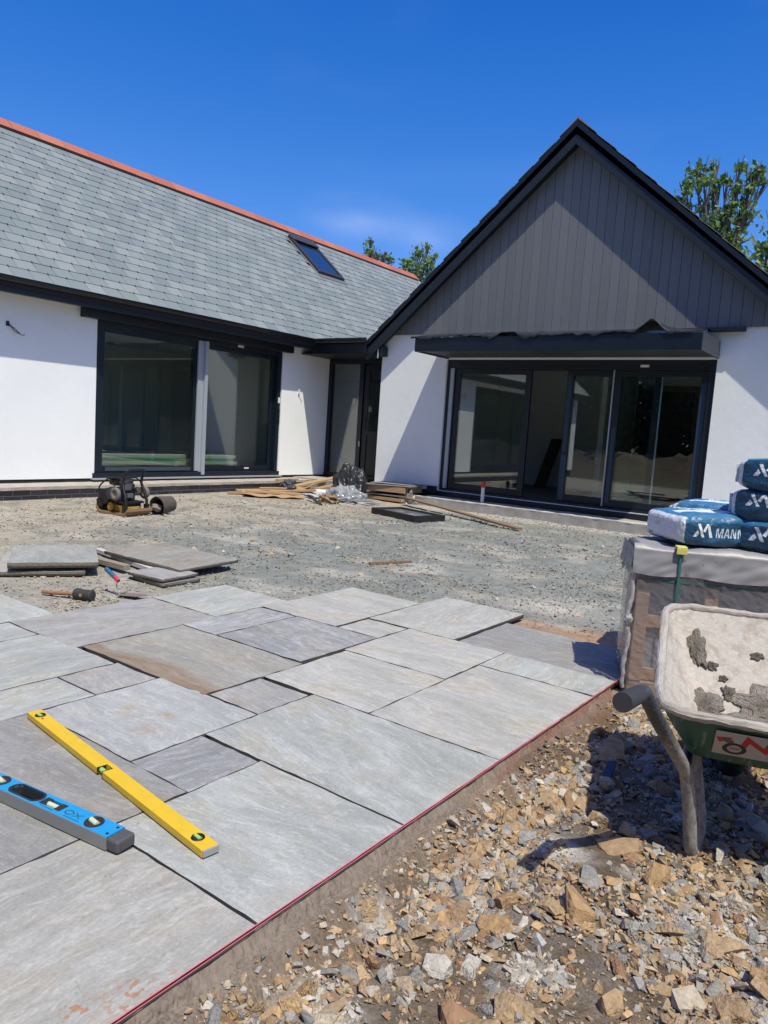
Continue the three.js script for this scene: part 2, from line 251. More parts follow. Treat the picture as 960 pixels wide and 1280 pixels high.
// gable sliding door: fixed leaf, leaf slid open, fixed leaf
{
  const d = part('sliding_door'); const z = -10.68;
  add('frame', [lim(-6.42, -6.36, 0.21, 2.36, z - 0.14, z + 0.035, 0.004), lim(-2.36, -2.27, 0.21, 2.36, z - 0.14, z + 0.045, 0.004), lim(-6.36, -2.36, 2.22, 2.36, z - 0.14, z + 0.03, 0.004), lim(-6.36, -2.36, 0.14, 0.245, z - 0.14, z + 0.06, 0.006), lim(-6.36, -2.27, 0.10, 0.2, z + 0.061, z + 0.12, 0.004)], M.frame, d);
  add('side_channel', lim(-6.355, -6.29, 0.25, 2.22, z + 0.005, z + 0.04, 0.003), M.alu, d);
  panel(d, 'x', z - 0.03, -6.285, -4.93, 0.25, 2.215, 0.10);
  panel(d, 'x', z - 0.095, -4.38, -2.98, 0.25, 2.215, 0.11);
  panel(d, 'x', z - 0.03, -3.64, -2.365, 0.25, 2.215, 0.10);
  add('meeting_strip', [lim(-3.66, -3.642, 0.25, 2.215, z - 0.03, z + 0.012), lim(-2.995, -2.975, 0.27, 2.21, z - 0.072, z - 0.06)], M.alu, d);
  for (const g of [lim(-2.455, -2.375, 0.26, 2.05, z - 0.004, z + 0.001), lim(-4.37, -4.28, 0.26, 0.95, z - 0.068, z - 0.064), lim(-4.36, -4.30, 1.0, 2.15, z - 0.068, z - 0.065), lim(-3.61, -3.56, 0.3, 1.4, z - 0.004, z)]) add('protective_film', g, M.film, d);
  add('sensor', lim(-3.28, -3.16, 2.255, 2.29, z + 0.03, z + 0.04, 0.003), M.white, d);
  add('shut_bracket', [lim(-6.60, -6.43, 0.15, 0.27, GZ + 0.002, GZ + 0.06, 0.005)], M.blackMatt, d);
}

// ---- roofs
const roof = part('roof');
const ridgeX = -12.36, eaveX = -9.05, eaveY = 2.70, ridgeY = eaveY + (eaveX - ridgeX) * T;
const cs = Math.cos(PITCH), sn = Math.sin(PITCH);
{ // decks
  const s = new THREE.Shape([[eaveX, eaveY - 0.012], [ridgeX, ridgeY - 0.012], [2 * ridgeX - eaveX, eaveY - 0.012], [2 * ridgeX - eaveX, eaveY - 0.14], [ridgeX, ridgeY - 0.16], [eaveX, eaveY - 0.14]].map((p) => new THREE.Vector2(...p)));
  const g = new THREE.ExtrudeGeometry(s, { depth: 21.0, bevelEnabled: false }); g.translate(0, 0, -18.2);
  const gr = AX - 7.96, s2 = new THREE.Shape([[-7.96, 2.60], [AX, 2.60 + 3.54 * T - 0.065], [-0.88, 2.60], [-0.88, 2.47], [AX, 2.60 + 3.54 * T - 0.2], [-7.96, 2.47]].map((p) => new THREE.Vector2(...p)));
  const g2 = new THREE.ExtrudeGeometry(s2, { depth: 7.9, bevelEnabled: false }); g2.translate(0, 0, -18.27);
  add('roof_deck', [g, g2, lim(-9.12, -7.9, 2.54, 2.60, -18.1, -10.36)], M.blackMatt, roof);
}
// slates: those that show largest are pieces of their own, the rest one mass
{
  const r = mulberry(77), geo = new THREE.BoxGeometry(0.249, 0.006, 0.30);
  const cols = [[0.196, 0.228, 0.232], [0.222, 0.252, 0.253], [0.172, 0.204, 0.211], [0.240, 0.268, 0.265], [0.190, 0.226, 0.222]];
  const slateBump = texture(256, 256, (u, v) => 0.5 + 0.4 * torus(u, v, 6, 4), false);
  const mats = cols.map((c) => mat(c, 0.58, { bumpMap: slateBump, bumpScale: 0.004 })), hookM = mat([0.02, 0.02, 0.02], 0.5);
  const all = [], hooks = [];
  const X = new THREE.Vector3(0, 0, -1), N = new THREE.Vector3(sn, cs, 0), D = new THREE.Vector3(cs, -sn, 0), eye = camera.position;
  const place = (s, z, list, baseX, baseY, Xa, Na, Da) => {
    const B = new THREE.Matrix4().makeBasis(Xa, Na, Da), tilt = new THREE.Matrix4().makeRotationX(-0.036 + (r() - 0.5) * 0.008).multiply(new THREE.Matrix4().makeRotationY((r() - 0.5) * 0.014));
    const c = new THREE.Vector3(baseX, baseY, z).addScaledVector(Da, -(s + 0.14 + (r() - 0.5) * 0.006)).addScaledVector(Na, 0.006 + r() * 0.002);
    list.push({ m: B.multiply(tilt).setPosition(c), c, k: Math.floor(r() * 5) });
    return c;
  };
  const rows = Math.floor((ridgeX - eaveX) / -cs / 0.2);
  for (let i = 0; i < rows; i++) {
    for (let j = 0; j < 100; j++) {
      const z = -18.12 + j * 0.254 + (i % 2 ? 0.127 : 0), s = i * 0.2; if (z > 2.7) break;
      const sc = s + 0.1, y = eaveY + sc * sn;
      if (z > -13.42 && z < -12.53 && y > 4.42 && y < 5.25) continue;
      place(s, z, all, eaveX + 0.02, eaveY - 0.015, X, N, D);
      if (i) { const h = new THREE.Vector3(eaveX + 0.02, eaveY - 0.015, z).addScaledVector(D, -s + 0.011).addScaledVector(N, 0.017); hooks.push(new THREE.Matrix4().makeBasis(X, N, D).setPosition(h)); }
    }
  }
  const inView = (c) => { const v = c.clone().project(camera); return Math.abs(v.x) < 1.02 && Math.abs(v.y) < 1.02 && v.z < 1; };
  camera.aspect = 0.75; camera.updateProjectionMatrix(); camera.updateMatrixWorld(true);
  all.forEach((a) => { a.d = inView(a.c) ? a.c.distanceTo(eye) : 1e3 + a.c.distanceTo(eye); });
  all.sort((p, q) => p.d - q.d);
  for (const a of all.slice(0, 300)) { const m = add('slate', geo, mats[a.k], roof); m.applyMatrix4(a.m); }
  const rest = all.slice(300);
  // gabled wing, both slopes
  const gy = 2.60 - 0.015, rows2 = Math.floor(3.54 / cs / 0.2);
  for (const side of [-1, 1]) {
    const Xa = new THREE.Vector3(0, 0, -side), Na = new THREE.Vector3(side * sn, cs, 0), Da = new THREE.Vector3(side * cs, -sn, 0);
    for (let i = 0; i < rows2; i++) for (let j = 0; j < 31; j++) place(i * 0.2, -10.48 - j * 0.254 - (i % 2 ? 0.127 : 0), rest, side < 0 ? -7.98 : -0.86, gy, Xa, Na, Da);
  }
  const inst = new THREE.InstancedMesh(geo, mat(0xffffff, 0.58, { bumpMap: slateBump, bumpScale: 0.004 }), rest.length); inst.name = 'slate_courses'; inst.userData.kind = 'stuff'; inst.castShadow = inst.receiveShadow = true;
  rest.forEach((a, i) => { inst.setMatrixAt(i, a.m); inst.setColorAt(i, rgb(...cols[a.k])); }); roof.add(inst);
  const hk = new THREE.InstancedMesh(new THREE.BoxGeometry(0.012, 0.006, 0.03), hookM, hooks.length); hk.name = 'slate_hooks'; hk.userData.kind = 'stuff'; hooks.forEach((m, i) => hk.setMatrixAt(i, m)); roof.add(hk);
}
{ // ridge tiles
  const shape = new THREE.Shape([[-0.185, -0.135], [0, 0.03], [0.185, -0.135], [0.17, -0.15], [0, 0.004], [-0.17, -0.15]].map((p) => new THREE.Vector2(...p)));
  const g = new THREE.ExtrudeGeometry(shape, { depth: 0.448, bevelEnabled: false }); muv(g);
  const gf = flat(g), r = mulberry(8), ms = [[0.40, 0.125, 0.075], [0.36, 0.11, 0.07], [0.43, 0.145, 0.09]].map((c) => mat(c, 0.75, { bumpMap: concBump, bumpScale: 0.002 }));
  const dark = mat([0.012, 0.012, 0.013], 0.8), base = [];
  for (let z = -18.25; z < 2.5; z += 0.455) { const m = add('ridge_tile', gf, ms[Math.floor(r() * 3)], roof); m.position.set(ridgeX, ridgeY + 0.035 + r() * 0.004, z); }
  base.push(lim(ridgeX - 0.16, ridgeX + 0.155, ridgeY - 0.14, ridgeY - 0.1, -18.2, 2.8));
  for (let z = -10.81; z > -18; z -= 0.455) { const m = add('ridge_tile', gf, ms[Math.floor(r() * 3)], roof); m.position.set(AX, 2.6 + 3.54 * T + 0.0, z); }
  const strip = bar([ridgeX + 0.165, ridgeY - 0.125, -18.22], [ridgeX + 0.165, ridgeY - 0.125, 2.8], 0.05, 0.03); add('ridge_bedding', [strip, bar([ridgeX - 0.165, ridgeY - 0.125, -18.22], [ridgeX - 0.165, ridgeY - 0.125, 2.8], 0.05, 0.03)], dark, roof);
  add('verge_strip', bar([eaveX, eaveY + 0.01, -18.22], [ridgeX, ridgeY + 0.01, -18.22], 0.06, 0.03), mat([0.4, 0.4, 0.38], 0.8), roof);
}
{ // roof window
  const w = part('roof_window'); w.rotation.z = -PITCH; const sc = (ridgeX + 0.345 - eaveX) / -cs; // top edge distance from the eave along the slope
  w.position.set(ridgeX + 0.345, eaveY + (eaveX - ridgeX - 0.345) * T, -12.99);
  // local x runs down the slope, y outward
  add('frame', [lim(0, 0.12, -0.02, 0.10, -0.44, 0.44, 0.01), lim(1.2, 1.31, -0.02, 0.075, -0.44, 0.44, 0.01), lim(0.12, 1.2, -0.02, 0.08, -0.44, -0.36, 0.008), lim(0.12, 1.2, -0.02, 0.08, 0.36, 0.44, 0.008)], mat([0.035, 0.036, 0.042], 0.4), w);
  add('hood', lim(-0.05, 0.2, 0.085, 0.115, -0.43, 0.43, 0.012), mat([0.05, 0.05, 0.055], 0.45), w);
  add('pane', lim(0.12, 1.2, 0.04, 0.055, -0.36, 0.36), phys([0.02, 0.035, 0.06], 0.03, { clearcoat: 1, clearcoatRoughness: 0.02 }), w);
  add('flashing', [lim(1.31, 1.45, 0.016, 0.022, -0.46, 0.46), lim(-0.02, 1.31, 0.016, 0.024, -0.5, -0.44), lim(-0.02, 1.31, 0.016, 0.024, 0.44, 0.5)], M.lead, w);
}
// eaves of the left wing
{
  const e = part('eaves');
  add('fascia', lim(-9.10, -9.07, 2.50, 2.685, -10.3, 2.8, 0.003), M.barge, e);
  add('soffit', lim(-9.40, -9.10, 2.535, 2.55, -10.3, 2.8), M.soffit, e);
  const half = new THREE.Shape(); half.absarc(0, 0, 0.054, Math.PI, 2 * Math.PI, false); half.lineTo(0.049, 0); half.absarc(0, 0, 0.049, 2 * Math.PI, Math.PI, true);
  const g = new THREE.ExtrudeGeometry(half, { depth: 13.1, bevelEnabled: false, curveSegments: 10 }); g.translate(-9.04, 2.672, -10.3);
  add('gutter', g, M.gutter, e);
  const br = []; for (let z = -10; z < 2.7; z += 0.9) br.push(lim(-9.068, -8.983, 2.664, 2.675, z, z + 0.025)); add('gutter_bracket', br, M.gutter, e);
  // return across the entry corner
  add('entry_fascia', [lim(-9.10, -7.9, 2.43, 2.64, -10.36, -10.32, 0.003), lim(-9.4, -7.8, 2.425, 2.445, -11.2, -10.36)], M.frameDark, e);
  const g2 = new THREE.ExtrudeGeometry(half, { depth: 1.12, bevelEnabled: false, curveSegments: 10 }); g2.rotateY(-Math.PI / 2); g2.translate(-7.9, 2.66, -10.255); add('entry_gutter', g2, M.gutter, e);
  add('entry_rail', lim(-9.06, -7.9, 2.62, 2.70, -10.34, -10.31), M.barge, e);
}
// verge of the gable
{
  const v = part('verge'); const AY = 2.60 + 3.54 * T;
  for (const sd of [-1, 1]) {
    const fx = AX + sd * 3.54;
    const sh = new THREE.Shape([[fx, 2.60 - 0.02], [AX, AY - 0.02], [AX, AY - 0.02 - 0.31], [fx - sd * 0.06, 2.60 - 0.02 - 0.255]].map((p) => new THREE.Vector2(...p)));
    const g = new THREE.ExtrudeGeometry(sh, { depth: 0.03, bevelEnabled: true, bevelSize: 0.003, bevelThickness: 0.003, bevelSegments: 1 }); g.translate(0, 0, -10.403);
    add('barge_board', g, M.barge, v);
    const s3 = new THREE.Shape([[fx, 2.60 - 0.018], [AX, AY - 0.018], [AX, AY - 0.105], [fx, 2.60 - 0.09]].map((p) => new THREE.Vector2(...p)));
    const g3 = new THREE.ExtrudeGeometry(s3, { depth: 0.022, bevelEnabled: false }); g3.translate(0, 0, -10.366); add('capping', g3, M.frameDark, v);
    const s2 = new THREE.Shape([[fx, 2.60 - 0.215], [AX, AY - 0.26], [AX, AY - 0.285], [fx, 2.60 - 0.24]].map((p) => new THREE.Vector2(...p)));
    const g2 = new THREE.ExtrudeGeometry(s2, { depth: 0.17, bevelEnabled: false }); g2.translate(0, 0, -10.577); add('verge_soffit', g2, M.barge, v);
    add('box_end', lim(sd < 0 ? fx + 0.01 : fx - 0.34, sd < 0 ? fx + 0.34 : fx - 0.01, 2.40, 2.56, -10.60, -10.41, 0.004), M.barge, v);
  }
  add('batten_end', lim(-7.69, -7.675, 2.36, 2.53, -10.4, -10.396), M.white, v);
}
// vertical boards of the gable
{
  const c = part('cladding'); const AY = 2.60 + 3.54 * T - 0.20, bw = 0.1365, r = mulberry(3);
  const topAt = (x) => AY - Math.abs(x - AX) * T;
  for (let i = 0; i < 50; i++) {
    let x0 = AX - 3.345 + i * bw, x1 = x0 + bw - 0.007; if (x0 > AX + 3.3) break;
    const pts = [[x0, 2.765], [x1, 2.765], [x1, topAt(x1)]]; if (x0 < AX && x1 > AX) pts.push([AX, AY]); pts.push([x0, topAt(x0)]);
    if (topAt(x0) < 2.78 && topAt(x1) < 2.78) continue;
    if (topAt(x0) < 2.78) pts[pts.length - 1][1] = 2.78; if (topAt(x1) < 2.78) pts[2][1] = 2.78;
    const g = new THREE.ExtrudeGeometry(new THREE.Shape(pts.map((p) => new THREE.Vector2(...p))), { depth: 0.016, bevelEnabled: true, bevelSize: 0.002, bevelThickness: 0.004, bevelSegments: 1 });
    g.translate(0, 0, GZ + 0.022 + r() * 0.002); add('cladding_board', muv(g), M.clad[Math.floor(r() * 4)], c);
  }
  const s = new THREE.Shape([[AX - 3.3, 2.775], [AX + 3.3, 2.775], [AX, AY - 0.01]].map((p) => new THREE.Vector2(...p)));
  const g = new THREE.ExtrudeGeometry(s, { depth: 0.019, bevelEnabled: false }); g.translate(0, 0, GZ + 0.001); add('backing', g, M.black, c);
}
// blind housing above the sliding door
{
  const c = part('canopy');
  add('canopy_front', lim(-6.40, -2.25, 2.362, 2.568, -9.615, -9.59, 0.004), mat([0.0055, 0.010, 0.018], 0.4), c);
  add('canopy_end', [lim(-6.40, -6.375, 2.362, 2.568, -10.59, -9.616, 0.003), lim(-2.275, -2.25, 2.362, 2.585, -10.59, -9.616, 0.003)], mat([0.05, 0.055, 0.062], 0.45), c);
  add('canopy_base', lim(-6.374, -2.276, 2.385, 2.40, -10.59, -9.616), mat([0.045, 0.05, 0.06], 0.5), c);
  add('canopy_top', lim(-6.374, -2.276, 2.545, 2.566, -10.59, -9.616), M.blackMatt, c);
  add('end_trim', [lim(-2.40, -1.95, 2.70, 2.76, GZ + 0.045, -10.46, 0.004)], M.frameDark, c);
  // loose membrane dressed down over the housing
  const nx = 160, ny = 12, g = new THREE.PlaneGeometry(1, 1, nx, ny), p = g.attributes.position, r = mulberry(21);
  for (let j = 0; j <= ny; j++) for (let i = 0; i <= nx; i++) {
    const u = i / nx, v = j / ny, x = lerp(-6.47, -2.36, u); // v: 0 at the wall, 1 at the front edge
    const wav = clamp(0.5 + 0.42 * n2(x * 0.9 + 4, 2) + 0.25 * n2(x * 2.6, 8) + 0.12 * n2(x * 7, 3)), lift = Math.exp(-(((x + 2.86) / 0.16) ** 2)) * 0.16 * v;
    const drop = v > 0.8 ? (v - 0.8) / 0.2 : 0;
    const y = lerp(2.752, 2.592, Math.min(v / 0.8, 1)) - drop * (0.0 + 0.11 * wav * wav) + lift + 0.006 * n2(x * 4, v * 3) + 0.06 * v * Math.max(0, n2(x * 0.9 + 11, 7)) + 0.012 * v * n2(x * 6, 4);
    const z = lerp(GZ + 0.06, -9.575, Math.min(v / 0.8, 1)) + drop * 0.006;
    p.setXYZ(j * (nx + 1) + i, x, y, z);
  }
  g.computeVertexNormals(); const under = g.clone(); under.translate(0, -0.006, -0.003);
  add('membrane', [muv(g), muv(under)], mat([0.016, 0.019, 0.024], 0.5, { side: THREE.DoubleSide }), c);
  add('flashing', [lim(-6.3, -5.1, 2.752, 2.770, GZ + 0.05, GZ + 0.09), lim(-4.7, -3.2, 2.750, 2.768, GZ + 0.05, GZ + 0.085)], M.lead, c);
}
// cable stubs and a bracket on the walls
add('wall_cable', [tube([[LX - 0.01, 2.16, -4.91], [LX + 0.03, 2.15, -4.92], [LX + 0.05, 2.08, -4.97], [LX + 0.06, 2.05, -5.03]], 0.006, 20, 6), tube([[LX - 0.01, 2.16, -4.915], [LX + 0.04, 2.10, -4.99], [LX + 0.05, 2.04, -5.06], [LX + 0.07, 2.045, -5.1]], 0.005, 20, 6), lim(LX, LX + 0.012, 2.13, 2.19, -4.93, -4.89, 0.004)], M.black, house);
add('cable_clip', [lim(LX, LX + 0.03, 1.70, 1.79, -10.345, -10.315, 0.004), tube([[LX, 1.72, -10.33], [LX + 0.05, 1.73, -10.35], [LX + 0.06, 1.69, -10.4]], 0.006, 14, 6)], M.white, house);
// ---------------------------------------------------------------- paving
const slabBump = [0, 1, 2].map((k) => texture(768, 768, (u, v) => { const w = 0.03 * fbm(u * 2.2 + k * 5, v * 3, 3), s = v + w; const l = fbm(u * 1.3 + k * 9, s * 6, 3), l2 = fbm(u * 4 + k, s * 22, 3), t = fbm(u * 30, v * 40 + k, 4), st = Math.abs(fbm(u * 1.0 + k * 3, s * 4 + 3, 2)); return 0.45 + 0.30 * l + 0.14 * l2 + 0.22 * t + 0.10 * sstep(0.0, 0.02, st); }, false));
function slabMap(seed, base, dark, pale, warm, stain) {
  return texture(1024, 1024, (u, v) => {
    const w = 0.05 * fbm(u * 1.5 + seed, v * 2.2, 3) + 0.006 * fbm(u * 14, v * 14 + seed, 2), s = v + w;
    const a = fbm(u * 0.8 + seed * 3, s * 3.2, 4), b = fbm(u * 1.7 + seed, s * 15, 4), c = fbm(u * 1.8 + seed * 7, v * 2.4 + w, 4), d = fbm(u * 5 + seed * 5, s * 40, 3), f = fbm(u * 70, v * 100 + seed, 2), e = fbm(u * 9 + seed, v * 12, 4);
    const vein = sstep(0.035, 0.0, Math.abs(fbm(u * 1.3 + seed, s * 6, 3))) * sstep(-0.1, 0.25, c), crack = sstep(0.007, 0.001, Math.abs(fbm(u * 2.1 + seed * 9, v * 2.4 + 0.02 * f, 4))) * sstep(0.12, 0.3, fbm(u * 1.4, v * 1.6 + seed, 2)), g2 = fbm(u * 34 + seed, v * 48, 3);
    let q = base.map((x, i) => lerp(x, dark[i], sstep(-0.1, 0.6, a) * 0.5));
    q = q.map((x, i) => lerp(x, dark[i], sstep(0.05, 0.6, b) * 0.42));
    q = q.map((x, i) => lerp(x, pale[i], sstep(0.0, 0.5, -a + 0.25 * c + 0.2 * e) * 0.4 + 0.35 * sstep(0.14, 0.5, -b + 0.3 * d)));
    q = q.map((x, i) => lerp(x, warm[i], sstep(0.05, 0.5, c + 0.15 * b) * 0.65));
    const fl = sstep(0.22, 0.42, fbm(u * 7 + seed, s * 30 + 9, 3) + 0.3 * c); q = q.map((x, i) => lerp(x, pale[i] * 1.12, 0.38 * fl));
    const speck = sstep(0.70, 0.85, n2(u * 95 + seed, v * 95)) * sstep(0.0, 0.3, e), scuff = sstep(0.2, 0.5, fbm(u * 3 + seed * 2, v * 3 + 7, 5));
    q = q.map((x, i) => lerp(x, [0.46, 0.43, 0.385][i], 0.32 * scuff)); q = q.map((x, i) => lerp(x, 0.6, 0.5 * speck));
    q = q.map((x, i) => lerp(lerp(x, pale[i] * 1.08, vein * 0.5), dark[i] * 0.55, crack * 0.7));
    if (stain) q = stain(u, v, q, a, b);
    return q.map((x) => x * (0.94 + 0.15 * f + 0.05 * d + 0.07 * e + 0.10 * g2));
  });
}
const mixc = (p, q, t) => p.map((v, i) => lerp(v, q[i], clamp(t)));
const slabTex = {
  light: slabMap(1, [0.405, 0.42, 0.412], [0.31, 0.322, 0.315], [0.52, 0.54, 0.535], [0.42, 0.405, 0.345]),
  pale: slabMap(2, [0.44, 0.44, 0.425], [0.36, 0.36, 0.35], [0.55, 0.55, 0.54], [0.45, 0.41, 0.33]),
  dark: slabMap(3, [0.30, 0.305, 0.32], [0.21, 0.215, 0.225], [0.46, 0.47, 0.49], [0.31, 0.295, 0.27]),
  grey: slabMap(4, [0.345, 0.345, 0.345], [0.27, 0.27, 0.27], [0.44, 0.44, 0.445], [0.35, 0.32, 0.275]),
  tan: slabMap(5, [0.36, 0.35, 0.32], [0.28, 0.27, 0.25], [0.45, 0.45, 0.435], [0.36, 0.31, 0.24], (u, v, q, a, b) => { const e = Math.min(u / 0.91, (0.61 - v) / 0.61); const k = sstep(0.15, 0.0, 0.60 - v + 0.10 * a + 0.05 * b - 0.05 * Math.sin(u * 3.4)) + 0.8 * sstep(0.17, 0.02, Math.hypot(u, (0.6 - v) * 0.7) + 0.08 * a); return mixc(q, [0.25, 0.16, 0.085], Math.min(1, k) * (0.72 + 0.35 * b)); }),
  browned: slabMap(9, [0.345, 0.335, 0.305], [0.28, 0.265, 0.235], [0.43, 0.425, 0.40], [0.30, 0.215, 0.14]),
  rust: slabMap(6, [0.40, 0.395, 0.375], [0.32, 0.315, 0.30], [0.50, 0.50, 0.49], [0.40, 0.375, 0.32], (u, v, q, a, b) => { let k = 0; for (const [x, y, r] of [[0.24, 0.27, 0.05], [0.31, 0.42, 0.085], [0.40, 0.47, 0.05], [0.22, 0.40, 0.03]]) k += sstep(1, 0.3, Math.hypot(u - x, (v - y)) / r) * sstep(0.0, 0.28, fbm(u * 24 + 3, v * 34, 3)); return mixc(q, [0.42, 0.215, 0.125], k * 0.85); }),
  spot: slabMap(7, [0.40, 0.41, 0.42], [0.33, 0.335, 0.345], [0.51, 0.52, 0.53], [0.41, 0.40, 0.375], (u, v, q, a, b) => { let k = 0; for (const [x, y, r] of [[0.36, 0.26, 0.06], [0.42, 0.4, 0.075], [0.22, 0.33, 0.055]]) k += sstep(1, 0.0, Math.hypot(u - x, v - y) / r) * (0.55 + fbm(u * 12, v * 12, 3)); return mixc(q, [0.38, 0.27, 0.15], k * 0.7); }),
};
const sideTex = texture(512, 512, (u, v) => { const m = 0.26 + 0.12 * torus(u, v, 30, 3); return [m, m * 0.95, m * 0.87]; });
function slabGeo(w, d, seed, th = 0.030, amp = 0.0016) { // riven slab, top at y = 0, chipped edges
  const r = mulberry(seed * 131 + 7), n = Math.max(5, Math.round(w / 0.045)), m = Math.max(5, Math.round(d / 0.045)), P = [], U = [], I = [];
  const du = r() * 0.0, dv = 0;
  const top = [];
  for (let j = 0; j <= m; j++) for (let i = 0; i <= n; i++) {
    let x = (i / n - 0.5) * w, z = (j / m - 0.5) * d, y = amp * (n2(x * 4 + seed, z * 9) + 0.6 * n2(x * 15, z * 22 + seed));
    const ei = i === 0 || i === n, ej = j === 0 || j === m;
    if (ei) x -= Math.sign(x) * 0.0026 * r() ** 2.5; if (ej) z -= Math.sign(z) * 0.0026 * r() ** 2.5;
    if (ei || ej) y -= 0.0012 + 0.002 * r() ** 2;
    P.push(x, y, z); U.push(x + w / 2 + du, z + d / 2 + dv);
  }
  for (let j = 0; j < m; j++) for (let i = 0; i < n; i++) { const k = j * (n + 1) + i; I.push(k, k + n + 1, k + 1, k + 1, k + n + 1, k + n + 2); }
  const ring = []; for (let i = 0; i <= n; i++) ring.push(i); for (let j = 1; j <= m; j++) ring.push(j * (n + 1) + n); for (let i = n - 1; i >= 0; i--) ring.push(m * (n + 1) + i); for (let j = m - 1; j > 0; j--) ring.push(j * (n + 1));
  const b0 = P.length / 3; // hand-cut sides
  for (const k of ring) { const x = P[3 * k], y = P[3 * k + 1], z = P[3 * k + 2]; P.push(x, y, z); U.push(U[2 * k], U[2 * k + 1]); }
  const c0 = P.length / 3; for (const k of ring) { const x = P[3 * k], z = P[3 * k + 2], q = 0.998 + 0.003 * n2(x * 14 + seed, z * 14); P.push(x * q, -th * 0.5, z * q); U.push(U[2 * k], U[2 * k + 1] + 0.02); }
  const d0 = P.length / 3; for (const k of ring) { const x = P[3 * k], z = P[3 * k + 2], q = 0.994; P.push(x * q, -th, z * q); U.push(U[2 * k], U[2 * k + 1] + 0.04); }
  const L = ring.length; for (let i = 0; i < L; i++) { const e = (i + 1) % L; I.push(b0 + i, b0 + e, c0 + i, b0 + e, c0 + e, c0 + i, c0 + i, c0 + e, d0 + i, c0 + e, d0 + e, d0 + i); }
  const cc = P.length / 3; P.push(0, -th, 0); U.push(0, 0); for (let i = 0; i < L; i++) I.push(d0 + i, d0 + (i + 1) % L, cc);
  const g = new THREE.BufferGeometry(); g.setAttribute('position', new THREE.Float32BufferAttribute(P, 3)); g.setAttribute('uv', new THREE.Float32BufferAttribute(U, 2)); g.setIndex(I); g.computeVertexNormals(); const nt = n * m * 6; g.addGroup(0, nt, 0); g.addGroup(nt, I.length - nt, 1); return g;
}
const slabSide = mat([0.10, 0.09, 0.08], 0.95), slabSideLoose = mat([0.75, 0.72, 0.66], 0.9, { map: sideTex });
function slabMat(kind, seed, turnTex, tint = 1, fixed = false) {
  const r = mulberry(seed * 977 + 3), t = slabTex[kind].clone(), ang = turnTex * Math.PI / 2 + (fixed ? 0 : (r() - 0.5) * 0.5);
  t.center.set(0, 0); t.rotation = ang; t.offset.set(fixed ? 0 : r() * 5, fixed ? 0 : r() * 5); t.needsUpdate = true;
  const b = slabBump[seed % 3].clone(); b.rotation = ang; b.offset.copy(t.offset); b.needsUpdate = true;
  tint *= 0.9; return mat([tint, tint * 0.995, tint * 0.955], 0.78, { map: t, bumpMap: b, bumpScale: 0.0022 });
}
const patio = thing('patio', 'grey sandstone paving laid in a random pattern', null); patio.rotation.y = -Math.PI / 180; tag(patio, patio.userData.label, null, null, 'structure'); delete patio.userData.category;
const LAY = { // x0, x1, z0, z1, kind, texture turn, tint
  U: [-2.04, -1.132, -1.155, -0.25, 'rust', 1, 1, 1], T: [-2.645, -1.742, -1.442, -0.84, 'grey', 0, 0.84], S: [-1.738, -1.132, -1.752, -1.162, 'light', 0, 1.0], Q: [-2.038, -1.738, -1.742, -1.444, 'dark', 1, 1.0], M: [-2.642, -2.044, -2.028, -1.446, 'spot', 0, 1.05, 1], P: [-2.94, -2.648, -1.698, -1.10, 'light', 1, 1.0], N: [-2.94, -2.648, -1.996, -1.704, 'grey', 0, 1.08],
  R: [-2.038, -1.132, -2.356, -1.758, 'light', 0, 0.98], L: [-2.338, -2.044, -2.332, -2.034, 'grey', 0, 1.0], K: [-2.350, -1.742, -2.958, -2.362, 'pale', 0, 1.03], AA: [-1.738, -1.132, -3.278, -2.362, 'pale', 0, 1.0], J: [-2.372, -1.746, -3.572, -2.964, 'pale', 0, 1.04], Z: [-1.742, -1.132, -3.578, -3.284, 'light', 1, 1.04], I: [-2.672, -2.38, -3.562, -3.270, 'pale', 0, 0.98],
  F: [-2.99, -2.378, -3.262, -2.638, 'dark', 0, 1.02], E: [-3.282, -2.996, -3.252, -2.632, 'dark', 1, 1.2], D: [-3.262, -2.352, -2.628, -2.014, 'tan', 0, 0.98, 1], B: [-3.9, -3.268, -2.878, -1.968, 'grey', 1, 1.04], C: [-3.905, -3.29, -3.50, -2.886, 'light', 1, 1.06], G: [-3.298, -2.69, -4.172, -3.27, 'pale', 0, 1.0], H: [-2.684, -2.07, -4.484, -3.58, 'pale', 1, 1.0], Y: [-2.05, -1.132, -4.196, -3.592, 'grey', 0, 0.88],
  X: [-3.576, -2.948, -1.986, -1.08, 'light', 1, 0.98], W: [-3.882, -3.582, -1.962, -1.36, 'light', 1, 1.02], A: [-4.50, -3.888, -2.232, -1.33, 'light', 0, 1.07], O: [-3.576, -2.948, -1.07, -0.16, 'light', 0, 1], V: [-2.94, -2.65, -1.09, -0.2, 'grey', 1, 1], AB: [-2.640, -2.05, -0.83, -0.2, 'light', 0, 1],
};
